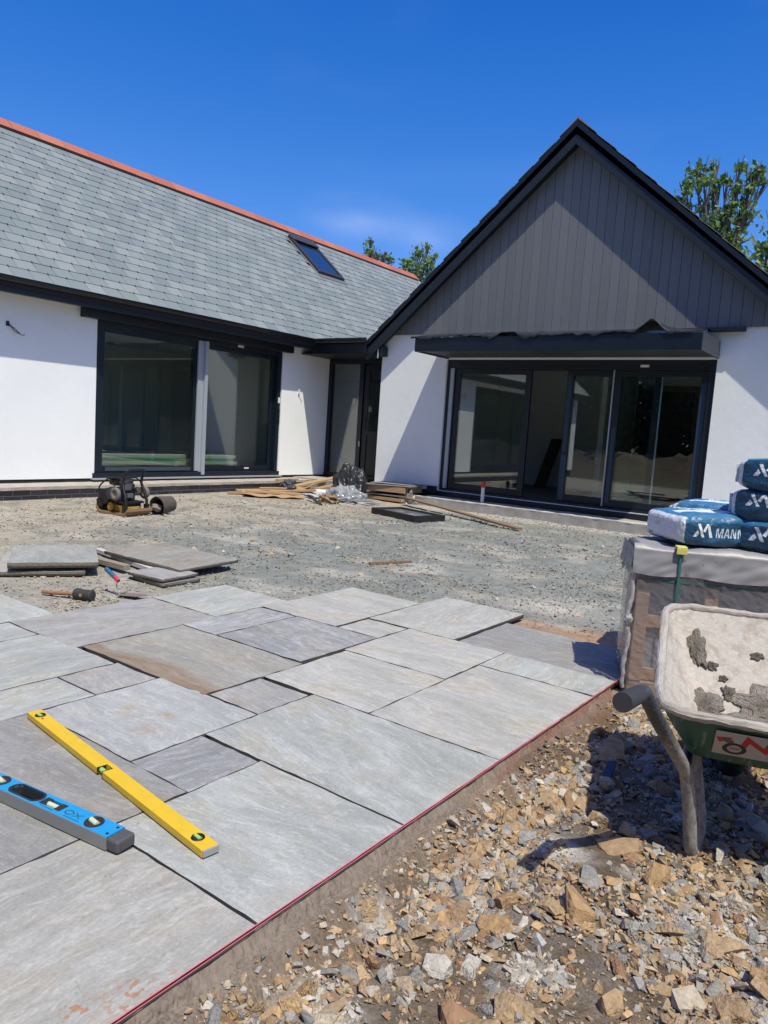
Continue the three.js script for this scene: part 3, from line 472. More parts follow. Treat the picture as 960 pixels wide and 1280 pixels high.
{
  let i;
  i = 0;
  for (const [k, [x0, x1, z0, z1, kind, turn, tint, fixed]] of Object.entries(LAY)) {
    i++; const a = k === 'U' ? -1.738 : x0; // the front slab starts at the joint of its neighbour
    const w = x1 - a - 0.0015, d = z1 - z0 - 0.0015, m = add('paving_slab', slabGeo(w, d, i), [slabMat(kind, i, turn, tint, !!fixed), slabSide], patio);
    m.position.set((a + x1) / 2, 0.001 * n2(i * 3.1, 1) + (k === 'Y' ? -0.006 : 0), (z0 + z1) / 2); m.rotation.set(0.002 * n2(i, 5), 0.004 * n2(i * 2.3, 2), 0.002 * n2(i, 9));
  }
  const bed = [lim(-2.9, -1.15, -0.12, -0.046, -3.5, -0.2), lim(-3.85, -2.9, -0.12, -0.047, -3.4, -0.2), lim(-3.25, -1.18, -0.12, -0.0465, -4.1, -3.5), lim(-4.4, -3.85, -0.12, -0.0475, -2.2, -1.4), lim(-2.62, -2.12, -0.12, -0.047, -4.43, -4.1)];
  add('sand_bed', bed, mat([0.055, 0.047, 0.04], 0.98), patio);
  // rough mortar haunch under the free edge
  const nz = 150, nx = 8, g = new THREE.PlaneGeometry(1, 1, nx, nz), p = g.attributes.position;
  for (let j = 0; j <= nz; j++) for (let i2 = 0; i2 <= nx; i2++) { const z = lerp(-3.5, -0.35, j / nz), u = i2 / nx, wd = 0.075 + 0.03 * fbm(z * 3, 1, 3); p.setXYZ(j * (nx + 1) + i2, -1.136 + wd * u * 1.3 + 0.005 * n2(z * 6, u * 3), -0.014 - 0.085 * Math.pow(u, 0.8) + (0.006 + 0.022 * u) * fbm(z * 9, u * 3, 6), z); }
  g.computeVertexNormals();
  const mt = texture(512, 512, (u, v) => { const q = sstep(0.52, 0.72, v + 0.12 * n2(u * 1.2, v * 16)), f = 1 + 0.35 * fbm(u * 2.5, v * 90, 4); return mixc([0.205, 0.165, 0.13], [0.20, 0.11, 0.078], q).map((c) => c * f); });
  mt.wrapT = THREE.ClampToEdgeWrapping;
  const hb = concBump.clone(); hb.repeat.set(0.12, 4.2); hb.needsUpdate = true;
  const hm = add('mortar_haunch', g, mat(0xffffff, 0.96, { map: mt, bumpMap: hb, bumpScale: 0.012, side: THREE.DoubleSide }), patio);
  hm.geometry.attributes.uv.array.forEach((v, i2, a) => { if (i2 % 2) a[i2] = v; });
}
tag(add('string_line', tube([[-1.1255, 0.006, -0.2], [-1.1045, 0.004, -1.4], [-1.0855, 0.004, -2.5], [-1.0635, 0.008, -3.64]], 0.0011, 40, 6), mat([0.75, 0.17, 0.22], 0.6)), 'pink string line stretched along the open edge of the paving, the upper of two', 'string line', null);
tag(add('string_line', tube([[-1.1225, 0.001, -0.2], [-1.1035, -0.001, -1.3], [-1.085, 0.0, -2.4], [-1.0625, 0.003, -3.64]], 0.0009, 40, 6), mat([0.72, 0.15, 0.2], 0.6)), 'pink string line sagging just below the other one at the paving edge', 'string line', null);

// ---------------------------------------------------------------- rubble and gravel
{
  const r = mulberry(42), geos = [], flatGeos = [];
  for (let k = 0; k < 12; k++) {
    const pts = []; const n = 9 + Math.floor(r() * 7), sx = 0.75 + r() * 0.5, sy = 0.58 + r() * 0.42, sz = 0.6 + r() * 0.4;
    for (let i = 0; i < n; i++) { const v = new THREE.Vector3(r() - 0.5, r() - 0.5, r() - 0.5).normalize().multiplyScalar(0.42 + 0.12 * r()); if (r() < 0.6) { v.x = Math.sign(v.x) * Math.min(Math.abs(v.x) * 1.5, 0.45); v.y = Math.sign(v.y) * Math.min(Math.abs(v.y) * 1.6, 0.4); } pts.push(v.multiply(new THREE.Vector3(sx, sy, sz))); }
    geos.push(muv(new ConvexGeometry(pts)));
  }
  const stoneBump = texture(256, 256, (u, v) => 0.5 + 0.5 * torus(u, v, 5, 5), false);
  const stoneTex = texture(256, 256, (u, v) => { const m = 0.86 + 0.3 * torus(u, v, 3, 5); return [m, m * 0.98, m * 0.95]; });
  const tones = [[0.42, 0.305, 0.185], [0.46, 0.36, 0.245], [0.36, 0.25, 0.15], [0.40, 0.265, 0.14], [0.31, 0.29, 0.265], [0.38, 0.37, 0.35], [0.30, 0.29, 0.265], [0.50, 0.44, 0.35], [0.33, 0.20, 0.12], [0.52, 0.36, 0.19], [0.26, 0.265, 0.255], [0.50, 0.475, 0.425]];
  const mats = tones.map((c) => mat(c, 0.93, { map: stoneTex, bumpMap: stoneBump, bumpScale: 0.006 }));
  const stones = [], V = new THREE.Vector3(), Q = new THREE.Quaternion(), E = new THREE.Euler();
  const put = (x, z, s, sink, list, tone) => {
    const sc = new THREE.Vector3(s * (0.8 + 0.5 * r()), s * (0.75 + 0.5 * r()), s * (0.8 + 0.4 * r()));
    E.set((r() - 0.5) * 0.9, r() * 6.3, (r() - 0.5) * 0.9); Q.setFromEuler(E);
    const pu = (inPatio(x, z)[0] + 1.136) / 0.098; V.set(x, Math.max(groundY(x, z), pu > 0 && pu < 1 ? -0.014 - 0.085 * Math.pow(pu, 0.8) : -9) + s * sink, z);
    list.push({ m: new THREE.Matrix4().compose(V, Q, sc), c: V.clone(), s, x, z, k: tone ?? Math.floor(Math.pow(r(), 1.5) * 12), g: Math.floor(r() * 12) });
  };
  const rubbleAt = () => { for (;;) { const x = -1.12 + 2.07 * r(), z = -4.4 + 4.2 * r(), pa = inPatio(x, z)[0]; if (x * 0.0 + z > -0.35 && x > 0.5) continue; const dens = clamp(0.62 + 1.3 * fbm(x * 1.5 + 2, z * 1.5, 3)); if (r() < dens * sstep(-1.075, -0.99, pa + 0.035 * n2(z * 3, 4)) + (pa > -1.06 ? 0.03 : 0)) return [x, z]; } };
  for (const [x, z, s, t] of [[-0.56, -1.30, 0.15, 9], [-0.65, -1.33, 0.13, 8], [-0.50, -1.28, 0.12, 0], [-0.70, -1.22, 0.085, 5], [-0.80, -1.38, 0.06, 6], [-0.42, -1.62, 0.10, 0], [-0.66, -1.82, 0.10, 0], [-0.60, -1.88, 0.11, 3], [-0.28, -1.28, 0.10, 9], [-0.14, -1.36, 0.09, 3], [-0.62, -2.3, 0.12, 2], [-0.72, -2.36, 0.10, 0], [-0.86, -2.95, 0.14, 0], [-0.93, -2.88, 0.08, 1], [-0.83, -2.45, 0.09, 7], [-0.2, -1.75, 0.09, 2], [-0.05, -1.6, 0.11, 8], [-0.28, -1.98, 0.10, 0], [-0.14, -1.92, 0.11, 3], [-0.73, -1.02, 0.1, 4], [-0.88, -1.15, 0.075, 7], [-0.6, -1.06, 0.09, 5], [-0.12, -1.13, 0.11, 1], [0.05, -1.25, 0.10, 9]]) put(x, z, s, 0.08, stones, t);
  for (let i = 0; i < 1500; i++) { const [x, z] = rubbleAt(); put(x, z, 0.038 + 0.06 * r() ** 2.4, -0.02 + 0.16 * r(), stones); }
  for (let i = 0; i < 9000; i++) { const [x, z] = rubbleAt(); put(x, z, 0.018 + 0.026 * r() ** 1.6, 0.0 + 0.2 * r(), stones); }
  const grit = [];
  for (let i = 0; i < 4200; i++) { const z = -0.3 - 3.3 * r(), q = r(), x = -1.085 + 0.22 * Math.pow(q, 1.25) - 0.01745 * z; if (fbm(x * 3 + 7, z * 3, 3) > -0.12 || r() < 0.25) put(x, z, 0.005 + 0.034 * r() ** 2.4 * (0.5 + q), 0.0 + 0.2 * r(), i % 3 ? grit : stones); }
  for (let i = 0; i < 75000; i++) { const [x, z] = rubbleAt(); put(x, z, 0.004 + 0.013 * r() ** 2, 0.2, grit); }
  for (const a of stones) { const v = a.c.clone().project(camera); a.look = (Math.abs(v.x) < 1.03 && Math.abs(v.y) < 1.05 && v.z < 1) ? a.s / a.c.distanceTo(camera.position) : a.s * 1e-4; }
  stones.sort((p, q) => q.look - p.look);
  for (const a of stones.slice(0, 300)) { const m = add('stone', geos[a.g], mats[a.k], ground); m.applyMatrix4(a.m); }
  for (const [mx, mz, mr] of [[-0.87, -1.65, 0.09], [-0.36, -1.99, 0.1], [-0.26, -2.05, 0.12], [-0.92, -1.16, 0.10], [-0.58, -1.58, 0.07]]) for (let i = 0; i < 260; i++) { const an = r() * 6.28, q = mr * Math.sqrt(r()) * 1.1; put(mx + q * Math.cos(an), mz + q * Math.sin(an), 0.006 + 0.022 * r() ** 2.5, -0.1 + 0.2 * r(), grit, 11); }
  const inst = (name, list, label, cat, seedTones = tones) => {
    const by = new Map(); list.forEach((a) => { const k = a.g % 6; by.has(k) || by.set(k, []); by.get(k).push(a); });
    const root = new THREE.Group(); root.name = name; scene.add(root); tag(root, label, cat, null, 'stuff');
    for (const [k, l] of by) { const im = new THREE.InstancedMesh(geos[k], mat(0xffffff, 0.94, { map: stoneTex }), l.length); im.name = name + '_piece'; im.userData.kind = 'stuff'; im.castShadow = im.receiveShadow = true; l.forEach((a, i) => { im.setMatrixAt(i, a.m); const c = name === 'gravel' ? mixc(seedTones[a.k % seedTones.length], groundTint(a.x, a.z), 0.72) : seedTones[a.k % seedTones.length], f = 0.8 + 0.4 * ((i * 37 % 101) / 101); im.setColorAt(i, rgb(c[0] * f, c[1] * f, c[2] * f)); }); root.add(im); }
  };
  inst('rubble', [...stones.slice(300), ...grit], 'small broken stone and grit strewn between the larger rubble', 'rubble');
  const chips = []; // crushed stone of the yard
  for (let i = 0; i < 90000; i++) {
    const far = Math.pow(r(), 1.5), d = 2.6 + 8.6 * far, th = -0.12 + 1.22 * r(), x = -d * Math.sin(th), z = -d * Math.cos(th);
    if (x < -8.9 || z < -10.05 || (x < -7.4 && z < -10.3)) continue;
    const [a, b] = inPatio(x, z); if (a > -4.52 && a < -1.1 && b > -4.5) { if (b > -3.4 && a > -3.9) continue; if (a > -3.9 && b > -3.5) continue; if (a < -3.88 && b > -2.24) continue; if (a > -3.3 && a < -2.05 && b > -4.18) continue; if (a > -2.7 && b > -4.2) continue; if (a > -2.7 && a < -2.05) continue; }
    if (a > -1.0 && b > -4.2) continue;
    const clump = fbm(x * 0.9 + 3, z * 0.9 - 6, 3); if (r() > 0.55 + 1.0 * clump) continue;
    const tanSide = sstep(-5.0, -7.0, x + 1.2 * fbm(x * 0.4, z * 0.4, 2));
    put(x, z, (0.006 + 0.017 * r() ** 2.2) * lerp(0.9, 1.5, far), 0.25, chips, r() < 0.62 - 0.55 * tanSide ? [6, 10, 4][Math.floor(r() * 3)] : r() < 0.25 ? 11 : [5, 7, 1, 4][Math.floor(r() * 4)]);
  }
  inst('gravel', chips, 'grey and tan crushed stone lying over the yard', 'gravel');
  // larger lumps scattered in the yard
  const lumps = []; for (let i = 0; i < 150; i++) { const d = 4.4 + 5 * r(), th = 0.05 + 0.95 * r(), x = -d * Math.sin(th), z = -d * Math.cos(th); if (x > -8.6 && z > -9.8 && !(x > -4.6 && z > -4.6)) put(x, z, 0.025 + 0.045 * r() ** 2, 0.15, lumps, [4, 5, 7, 1, 11][Math.floor(r() * 5)]); }
  inst('loose_stones', lumps, 'odd loose stones lying about the gravel yard', 'stones');
}

// ---------------------------------------------------------------- tools on the paving
{
  const t = thing('spirit_level', 'long yellow spirit level lying on the paving beside the blue one', 'spirit level', [-1.985, 0.004, -1.372], Math.atan2(-0.17, 1.17));
  const wearT = (seed) => texture(512, 512, (u, v) => { const m = 0.97 + 0.05 * fbm(u * 5 + seed, v * 5, 3); const sc = sstep(0.93, 0.98, n2(u * 7 + seed, v * 160)) * 0.25, ds = 0.25 * sstep(0.2, 0.5, fbm(u * 12, v * 12 + seed, 4)); return [m, m, m].map((x, i) => lerp(x * (1 - sc), [0.75, 0.8, 1][i], ds)); });
  const yel = mat([0.72, 0.47, 0.02], 0.42, { map: wearT(1) }), yd = mat([0.60, 0.39, 0.02], 0.45);
  // local x along the level; the face that carries the vials looks up
  add('body', [lim(-0.59, -0.018, 0, 0.022, -0.026, 0.026, 0.002), lim(0.018, 0.59, 0, 0.022, -0.026, 0.026, 0.002), lim(-0.018, 0.018, 0, 0.0215, -0.026, -0.004)], yel, t);
  for (const s of [-1, 1]) add('end_cap', lim(s < 0 ? -0.596 : 0.59, s < 0 ? -0.59 : 0.596, 0.001, 0.0215, -0.025, 0.025, 0.002), mat([0.30, 0.30, 0.29], 0.7), t);
  const vialM = phys([0.35, 0.62, 0.12], 0.1, { clearcoat: 1 });
  for (const x of [-0.535, 0.53]) {
    const v = add('vial_ring', (() => { const g = new THREE.TorusGeometry(0.0165, 0.003, 6, 28); g.rotateX(Math.PI / 2); g.translate(x, 0.0222, 0); return [g, new THREE.CylinderGeometry(0.0165, 0.0165, 0.001, 24).translate(x, 0.0223, 0)]; })(), M.black, t);
    add('vial', rod([x - 0.013, 0.0225, x > 0 ? 0 : 0.003], [x + 0.013, 0.0225, 0], 0.0058, 0.0058, 12), vialM, v);
  }
  add('screw', new THREE.CylinderGeometry(0.004, 0.004, 0.001, 12).translate(-0.50, 0.0225, 0.006), M.black, t);
  const c = add('centre_vial_housing', [lim(-0.0195, -0.016, 0.002, 0.0225, -0.006, 0.0262), lim(0.016, 0.0195, 0.002, 0.0225, -0.006, 0.0262), lim(-0.0195, 0.0195, 0.002, 0.0225, -0.0085, -0.005)], M.black, t);
  add('centre_vial', rod([-0.016, 0.012, 0.012], [0.016, 0.012, 0.012], 0.0085, 0.0085, 14), vialM, c);
  for (const s of [-1, 1]) add('edge_line', lim(-0.588, 0.588, 0.009, 0.0095, s < 0 ? -0.0264 : 0.0258, s < 0 ? -0.0258 : 0.0264), yd, t);
}
{
  const t = thing('spirit_level', 'blue box spirit level with grey edges at the near corner of a joint', 'spirit level', [-1.60, 0.004, -1.152], 0.12);
  const blue = mat([0.018, 0.30, 0.63], 0.4, { map: texture(512, 512, (u, v) => { const m = 0.97 + 0.06 * fbm(u * 5, v * 5, 3), ds = 0.3 * sstep(0.15, 0.5, fbm(u * 14, v * 14 + 4, 4)); return [lerp(m, 4, ds), lerp(m, 1.0, ds), lerp(m, 0.75, ds)].map((x) => Math.min(1, x)); }) }), grey = mat([0.27, 0.275, 0.28], 0.5, { metalness: 0.4 });
  const sh = new THREE.Shape([[-1.2, -0.031], [-0.02, -0.031], [-0.02, 0.031], [-1.2, 0.031]].map((p) => new THREE.Vector2(...p)));
  const hole = (x, w, h) => { const p = new THREE.Path(); p.moveTo(x - w / 2 + h / 2, -h / 2); p.lineTo(x + w / 2 - h / 2, -h / 2); p.absarc(x + w / 2 - h / 2, 0, h / 2, -Math.PI / 2, Math.PI / 2, false); p.lineTo(x - w / 2 + h / 2, h / 2); p.absarc(x - w / 2 + h / 2, 0, h / 2, Math.PI / 2, 1.5 * Math.PI, false); return p; };
  sh.holes.push(hole(-0.385, 0.125, 0.04), hole(-0.95, 0.125, 0.04)); const sq = new THREE.Path([[-0.31, -0.016], [-0.23, -0.016], [-0.23, 0.016], [-0.31, 0.016]].map((p) => new THREE.Vector2(...p))); sh.holes.push(sq);
  const face = (y, d) => { const g = new THREE.ExtrudeGeometry(sh, { depth: d, bevelEnabled: false, curveSegments: 14 }); g.rotateX(Math.PI / 2); g.translate(0, y, 0); return g; };
  add('face', face(0.0385, 0.006), blue, t);
  add('edge_rail', [lim(-1.2, -0.02, 0, 0.0375, 0.0255, 0.0325, 0.001)], grey, t); add('edge_rail', [lim(-1.2, -0.02, 0, 0.0375, -0.0325, -0.0255, 0.001)], grey, t);
  add('back_face', lim(-1.2, -0.02, 0.0005, 0.004, -0.0254, 0.0254), mat([0.02, 0.06, 0.11], 0.5), t);
  add('end_cap', [new RoundedBoxGeometry(0.045, 0.037, 0.064, 2, 0.009).translate(0, 0.0188, 0), lim(0.0225, 0.0245, 0.009, 0.028, -0.02, 0.02, 0.001)], mat([0.075, 0.075, 0.08], 0.7), t);
  for (const x of [-0.385, -0.95]) { const p = hole(x, 0.125, 0.04), q = hole(x, 0.137, 0.052), s2 = new THREE.Shape(q.getPoints(12)); s2.holes.push(new THREE.Path(p.getPoints(12))); const g = new THREE.ExtrudeGeometry(s2, { depth: 0.03, bevelEnabled: false }); g.rotateX(Math.PI / 2); g.translate(0, 0.0402, 0); add('hand_grip', g, M.blackMatt, t); }
  const vm = phys([0.62, 0.66, 0.45], 0.1, { clearcoat: 1 });
  for (const x of [-0.103, -0.505]) { const g = new THREE.TorusGeometry(0.023, 0.0042, 8, 30); g.rotateX(Math.PI / 2); g.translate(x, 0.0392, 0); const v = add('vial_ring', [g, new THREE.CylinderGeometry(0.022, 0.022, 0.001, 28).translate(x, 0.0391, 0)], M.blackMatt, t); add('vial', rod([x - 0.017, 0.0395, -0.004], [x + 0.017, 0.0395, 0.004], 0.008, 0.008, 12), vm, v); }
  const c = add('centre_vial_housing', [lim(-0.314, -0.226, 0.02, 0.026, -0.02, 0.02), lim(-0.314, -0.29, 0.026, 0.0395, -0.018, 0.018, 0.002), lim(-0.25, -0.226, 0.026, 0.0395, -0.018, 0.018, 0.002)], M.blackMatt, t); add('centre_vial', rod([-0.29, 0.033, 0], [-0.25, 0.033, 0], 0.008, 0.008, 12), vm, c);
  // letters of the maker's mark
  const o = (x) => [new THREE.TorusGeometry(0.0095, 0.0016, 6, 24).scale(1.5, 1, 1).rotateX(Math.PI / 2).translate(x, 0.0388, 0.004)], st = (a, b) => bar([a[0], 0.0389, a[1]], [b[0], 0.0389, b[1]], 0.003, 0.001);
  add('maker_mark', [...o(-0.198), st([-0.178, -0.006], [-0.150, 0.014]), st([-0.178, 0.014], [-0.150, -0.006])], mat([0.04, 0.10, 0.17], 0.5), t);
  add('print_line', lim(-0.30, -0.245, 0.0386, 0.0389, 0.022, 0.0235), M.black, t); add('print_line', lim(-0.20, -0.14, 0.0386, 0.0389, 0.022, 0.0235), M.black, t);
  for (const z of [-0.018, 0.018]) add('screw', new THREE.CylinderGeometry(0.0045, 0.0045, 0.001, 12).translate(-0.032, 0.0388, z), M.black, t);
}
{
  const t = thing('rubber_mallet', 'black rubber mallet with wooden handle on the gravel by the paving', 'mallet', [-4.20, groundY(-4.2, -2.72) + 0.037, -2.70], 0.0);
  const ax = new THREE.Vector3(0.55, 0, -0.83).normalize();
  const pr = [[0, -0.066], [0.03, -0.066], [0.036, -0.06], [0.0375, -0.05], [0.034, 0], [0.0375, 0.05], [0.036, 0.06], [0.03, 0.066], [0, 0.066]].map((p) => new THREE.Vector2(...p));
  const g = new THREE.LatheGeometry(pr, 28); g.rotateZ(-Math.PI / 2); g.rotateY(0.35); const head = add('head', g, mat([0.035, 0.037, 0.035], 0.75), t);
  const tn = new THREE.Vector3(Math.cos(0.35), 0, -Math.sin(0.35));
  add('wedge_mark', new THREE.CylinderGeometry(0.011, 0.011, 0.002, 16).rotateX(Math.PI / 2).rotateY(0.35).translate(0.012, 0.004, 0.0345), M.timber, head);
  add('handle', tube([[0.0, 0.0, 0], [-0.10, -0.004, 0.045], [-0.19, -0.010, 0.085], [-0.275, -0.012, 0.12]], 0.0125, 20, 10), wood([0.38, 0.21, 0.10]), t);
}
{
  const gy = groundY(-4.08, -2.95), t = thing('gauging_trowel', 'small trowel with blue and red handle resting on its blade', 'trowel', [-4.08, gy + 0.02, -2.95]);
  const s = new THREE.Shape(); s.moveTo(-0.07, -0.035); s.lineTo(0.06, -0.045); s.quadraticCurveTo(0.125, -0.03, 0.13, 0); s.quadraticCurveTo(0.125, 0.03, 0.06, 0.045); s.lineTo(-0.07, 0.035); s.closePath();
  const b = new THREE.ExtrudeGeometry(s, { depth: 0.002, bevelEnabled: false }); b.rotateX(-Math.PI / 2); b.rotateZ(0.05); b.rotateY(0.45); add('blade', b, mat([0.24, 0.19, 0.17], 0.7, { metalness: 0.3 }), t);
  add('tang', tube([[-0.03, 0.004, 0.01], [-0.07, 0.01, 0.025], [-0.095, 0.05, 0.03], [-0.085, 0.085, 0.028]], 0.004, 24, 8, false, 0.5), M.steel, t);
  const dir = new THREE.Vector3(-0.125, 0.03, 0.02);
  add('ferrule', rod([-0.078, 0.082, 0.028], [-0.115, 0.10, 0.03], 0.013, 0.014, 12), mat([0.55, 0.03, 0.05], 0.45), t);
  add('handle', [rod([-0.115, 0.10, 0.03], [-0.20, 0.142, 0.036], 0.0145, 0.0155, 14), new THREE.SphereGeometry(0.0155, 14, 8).translate(-0.20, 0.142, 0.036)], mat([0.025, 0.11, 0.21], 0.45), t);
}
// loose slabs in the yard
function looseSlab(label, w, d, th, pos, turn, tilt, kind, seed, tint = 1) { const o = add('loose_slab', slabGeo(w, d, seed, th, 0.0022), [slabMat(kind, seed, seed % 2, tint), slabSideLoose]); o.position.set(...pos); o.rotation.set(tilt[0], turn, tilt[1], 'YXZ'); return tag(o, label, 'paving slab'); }
{
  const c = Math.cos, a = Math.atan2(0.85, 0.53);
  looseSlab('thick grey slab lying on top of the pair left of the leaning slab', 0.60, 0.74, 0.042, [-5.215, 0.062, -3.10], 1.02, [0, 0], 'light', 61, 0.86);
  looseSlab('pale slab underneath the thick grey one, sticking out at its left', 0.60, 0.80, 0.034, [-5.29, -0.005, -3.06], 0.98, [0, 0], 'pale', 62, 0.95);
  tag(add('timber_bearer', lim(-0.34, 0.34, -0.02, 0.02, -0.03, 0.03, 0.003), M.timberGrey), 'short timber bearer between the two stacked slabs', 'timber').position.set(-5.05, 0.0, -3.38);
  looseSlab('large brown-edged slab propped on a batten behind the small slab', 0.90, 0.60, 0.026, [-4.75, 0.046, -3.82], 0.03, [0.018, -0.012], 'browned', 63, 0.92);
  const b = add('timber_batten', box(0.98, 0.032, 0.05, 0.002), mat([0.52, 0.49, 0.45], 0.85)); b.position.set(-5.02, -0.01, -3.58); b.rotation.y = -0.16; tag(b, 'pale timber batten under the edge of the large propped slab', 'batten');
  looseSlab('small square grey slab on top of another in front of the propped slab', 0.37, 0.34, 0.024, [-4.375, 0.014, -3.45], 0.06, [0.01, 0.0], 'grey', 64, 1.05);
  looseSlab('small dark slab under the small square slab', 0.36, 0.33, 0.028, [-4.35, -0.018, -3.46], -0.02, [0, 0], 'dark', 65, 0.8);
}
// ---------------------------------------------------------------- wheelbarrow
{
  const O = new THREE.Vector3(-0.223, groundY(-0.223, -2.34) - 0.005, -2.34), turn = 0.284;
  const t = thing('wheelbarrow', 'green builder\'s wheelbarrow with mortar crusted pan standing on the rubble', 'wheelbarrow', O.toArray(), turn);
  const toL = (x, y, z) => { const v = new THREE.Vector3(x, y, z).sub(O); v.applyAxisAngle(new THREE.Vector3(0, 1, 0), -turn); return v.toArray(); };
  // pan: local x across, -z towards the wheel
  const NS = 96, NR = 22, sq = (c, n) => Math.sign(c) * Math.pow(Math.abs(c), 2 / n);
  function pan(off, rimDrop = 0) {
    const P = [], U = [], I = [];
    for (let j = 0; j <= NR; j++) for (let i = 0; i <= NS; i++) {
      const th = i / NS * Math.PI * 2, v = j / NR; // v 0 rim, 1 bottom centre
      const cx = sq(Math.cos(th), 7), cz = sq(Math.sin(th), 7); // cz +1 at the handles, -1 at the nose
      const f = (1 - cz) / 2;
      const rx = lerp(0.325, 0.305, f) * cx, rz = lerp(0.03, -0.77, f), nose = sstep(0.62, 0.8, f);
      const ry = 0.500 + 0.045 * f + 0.115 * nose;
      const bx = lerp(0.235, 0.17, f) * cx, bz = lerp(-0.06, -0.43, f), by = lerp(0.36, 0.31, Math.min(1, f * 1.3));
      let x, y, z;
      if (v < 0.72) { const q = v / 0.72, e = Math.pow(q, 1.0), ey = Math.pow(q, 0.92), s = Math.sin(q * Math.PI) * 0.014; x = lerp(rx, bx, e) * (1 + s); y = lerp(ry, by, ey); z = lerp(rz, bz, e) + s * 0.3 * cz; const k = sstep(0.8, 1, q); y -= 0.012 * k; }
      else { const q = (v - 0.72) / 0.28; x = lerp(bx, 0, q); z = lerp(bz, -0.24, q); y = by - 0.012 - 0.008 * Math.sin(q * 1.57); y = lerp(y, 0.35, q * 0.4); }
      const n = 0.0025 * n3(x * 14, y * 14, z * 14) + (off > 0 ? 0.0022 * n3(x * 45, y * 45, z * 45) : 0);
      const L = Math.hypot(x, z + 0.3) || 1;
      const uvx = x * 1.6 + 0.3, uvy = (z - y * 0.9) * 1.6; P.push(x - off * x / L + n, y - rimDrop * (1 - v) + (off > 0 ? 0.006 : 0) * v + n, z - off * (z + 0.3) / L); U.push(uvx, uvy);
    }
    for (let j = 0; j < NR; j++) for (let i = 0; i < NS; i++) { const k = j * (NS + 1) + i; I.push(k, k + 1, k + NS + 1, k + 1, k + NS + 2, k + NS + 1); }
    const g = new THREE.BufferGeometry(); g.setAttribute('position', new THREE.Float32BufferAttribute(P, 3)); g.setAttribute('uv', new THREE.Float32BufferAttribute(U, 2)); g.setIndex(I); g.computeVertexNormals(); return g;
  }
  const crust = texture(1024, 512, (u, v) => { const a = fbm(u * 7, v * 5, 5), b = fbm(u * 22, v * 18 + 5, 4), c = fbm(u * 70, v * 60, 2); let q = mixc([0.45, 0.415, 0.37], [0.37, 0.33, 0.285], sstep(-0.1, 0.5, a)); q = mixc(q, [0.54, 0.51, 0.465], sstep(0.1, 0.5, b) * 0.4); q = mixc(q, [0.33, 0.295, 0.245], sstep(0.36, 0.5, fbm(u * 3.2 + 9, v * 3.2 + 2, 4)) * 0.7); q = mixc(q, [0.42, 0.27, 0.20], sstep(0.4, 0.6, fbm(u * 5, v * 2 + 8, 4)) * 0.4); return q.map((x) => x * (1 + 0.05 * c + 0.05 * b)); });
  const crustBump = texture(512, 512, (u, v) => 0.5 + 0.35 * fbm(u * 14, v * 9, 5) + 0.2 * fbm(u * 60, v * 40, 2), false);
  const crustM0 = mat(0xffffff, 0.95, { map: crust, bumpMap: crustBump, bumpScale: 0.008 });
  const greenTex = texture(512, 512, (u, v) => { let q = mixc([0.014, 0.075, 0.045], [0.02, 0.10, 0.06], 0.5 + fbm(u * 4, v * 4, 4)); return mixc(q, [0.30, 0.27, 0.23], sstep(0.22, 0.6, fbm(u * 16, v * 22, 4)) * 0.55); });
  const panMesh = add('pan', pan(0, 0.004), mat(0xffffff, 0.5, { map: greenTex, side: THREE.DoubleSide }), t);
  add('mortar_lining', pan(0.009), mat(0xffffff, 0.95, { map: crust, bumpMap: crustBump, bumpScale: 0.003, side: THREE.DoubleSide }), t);
  { // rolled rim
    const g = pan(0.0), p = g.attributes.position, pts = []; for (let i = 0; i < NS; i++) pts.push([p.getX(i), p.getY(i) + 0.002, p.getZ(i)]);
    const tb = new THREE.TubeGeometry(new THREE.CatmullRomCurve3(pts.map((q) => new THREE.Vector3(...q)), true), 260, 0.0155, 10, true); rough(tb, 0.0025, 22, 4);
    add('rim', tb, mat(0xffffff, 0.95, { map: crust, bumpMap: crustBump, bumpScale: 0.005 }), t);
  }
  // set lumps of mortar in the pan
  const lumpM = mat([0.27, 0.24, 0.205], 0.97, { bumpMap: crustBump, bumpScale: 0.02 });
  const lump = (x, y, z, sx, sy, sz, rx, seed, rz = 0) => { const g = new THREE.SphereGeometry(1, 44, 26); const p = g.attributes.position; for (let i = 0; i < p.count; i++) { const a = p.getX(i), b = p.getY(i), c = p.getZ(i), k = 1 + 0.42 * n3(a * 1.3 + seed, seed, c * 1.3) + 0.16 * n3(a * 3.2, seed, c * 3.2 + seed) + 0.05 * n3(a * 8, 3, c * 8 + seed); p.setXYZ(i, a * k, b * (1 + 0.35 * n3(a * 4 + seed, 1, c * 4) + 0.15 * n3(a * 11, 5, c * 11)), c * k); } g.scale(sx, sy, sz); g.rotateX(rx); g.rotateZ(rz); g.computeVertexNormals(); g.translate(x, y, z); add('mortar_lump', g, lumpM, t); };
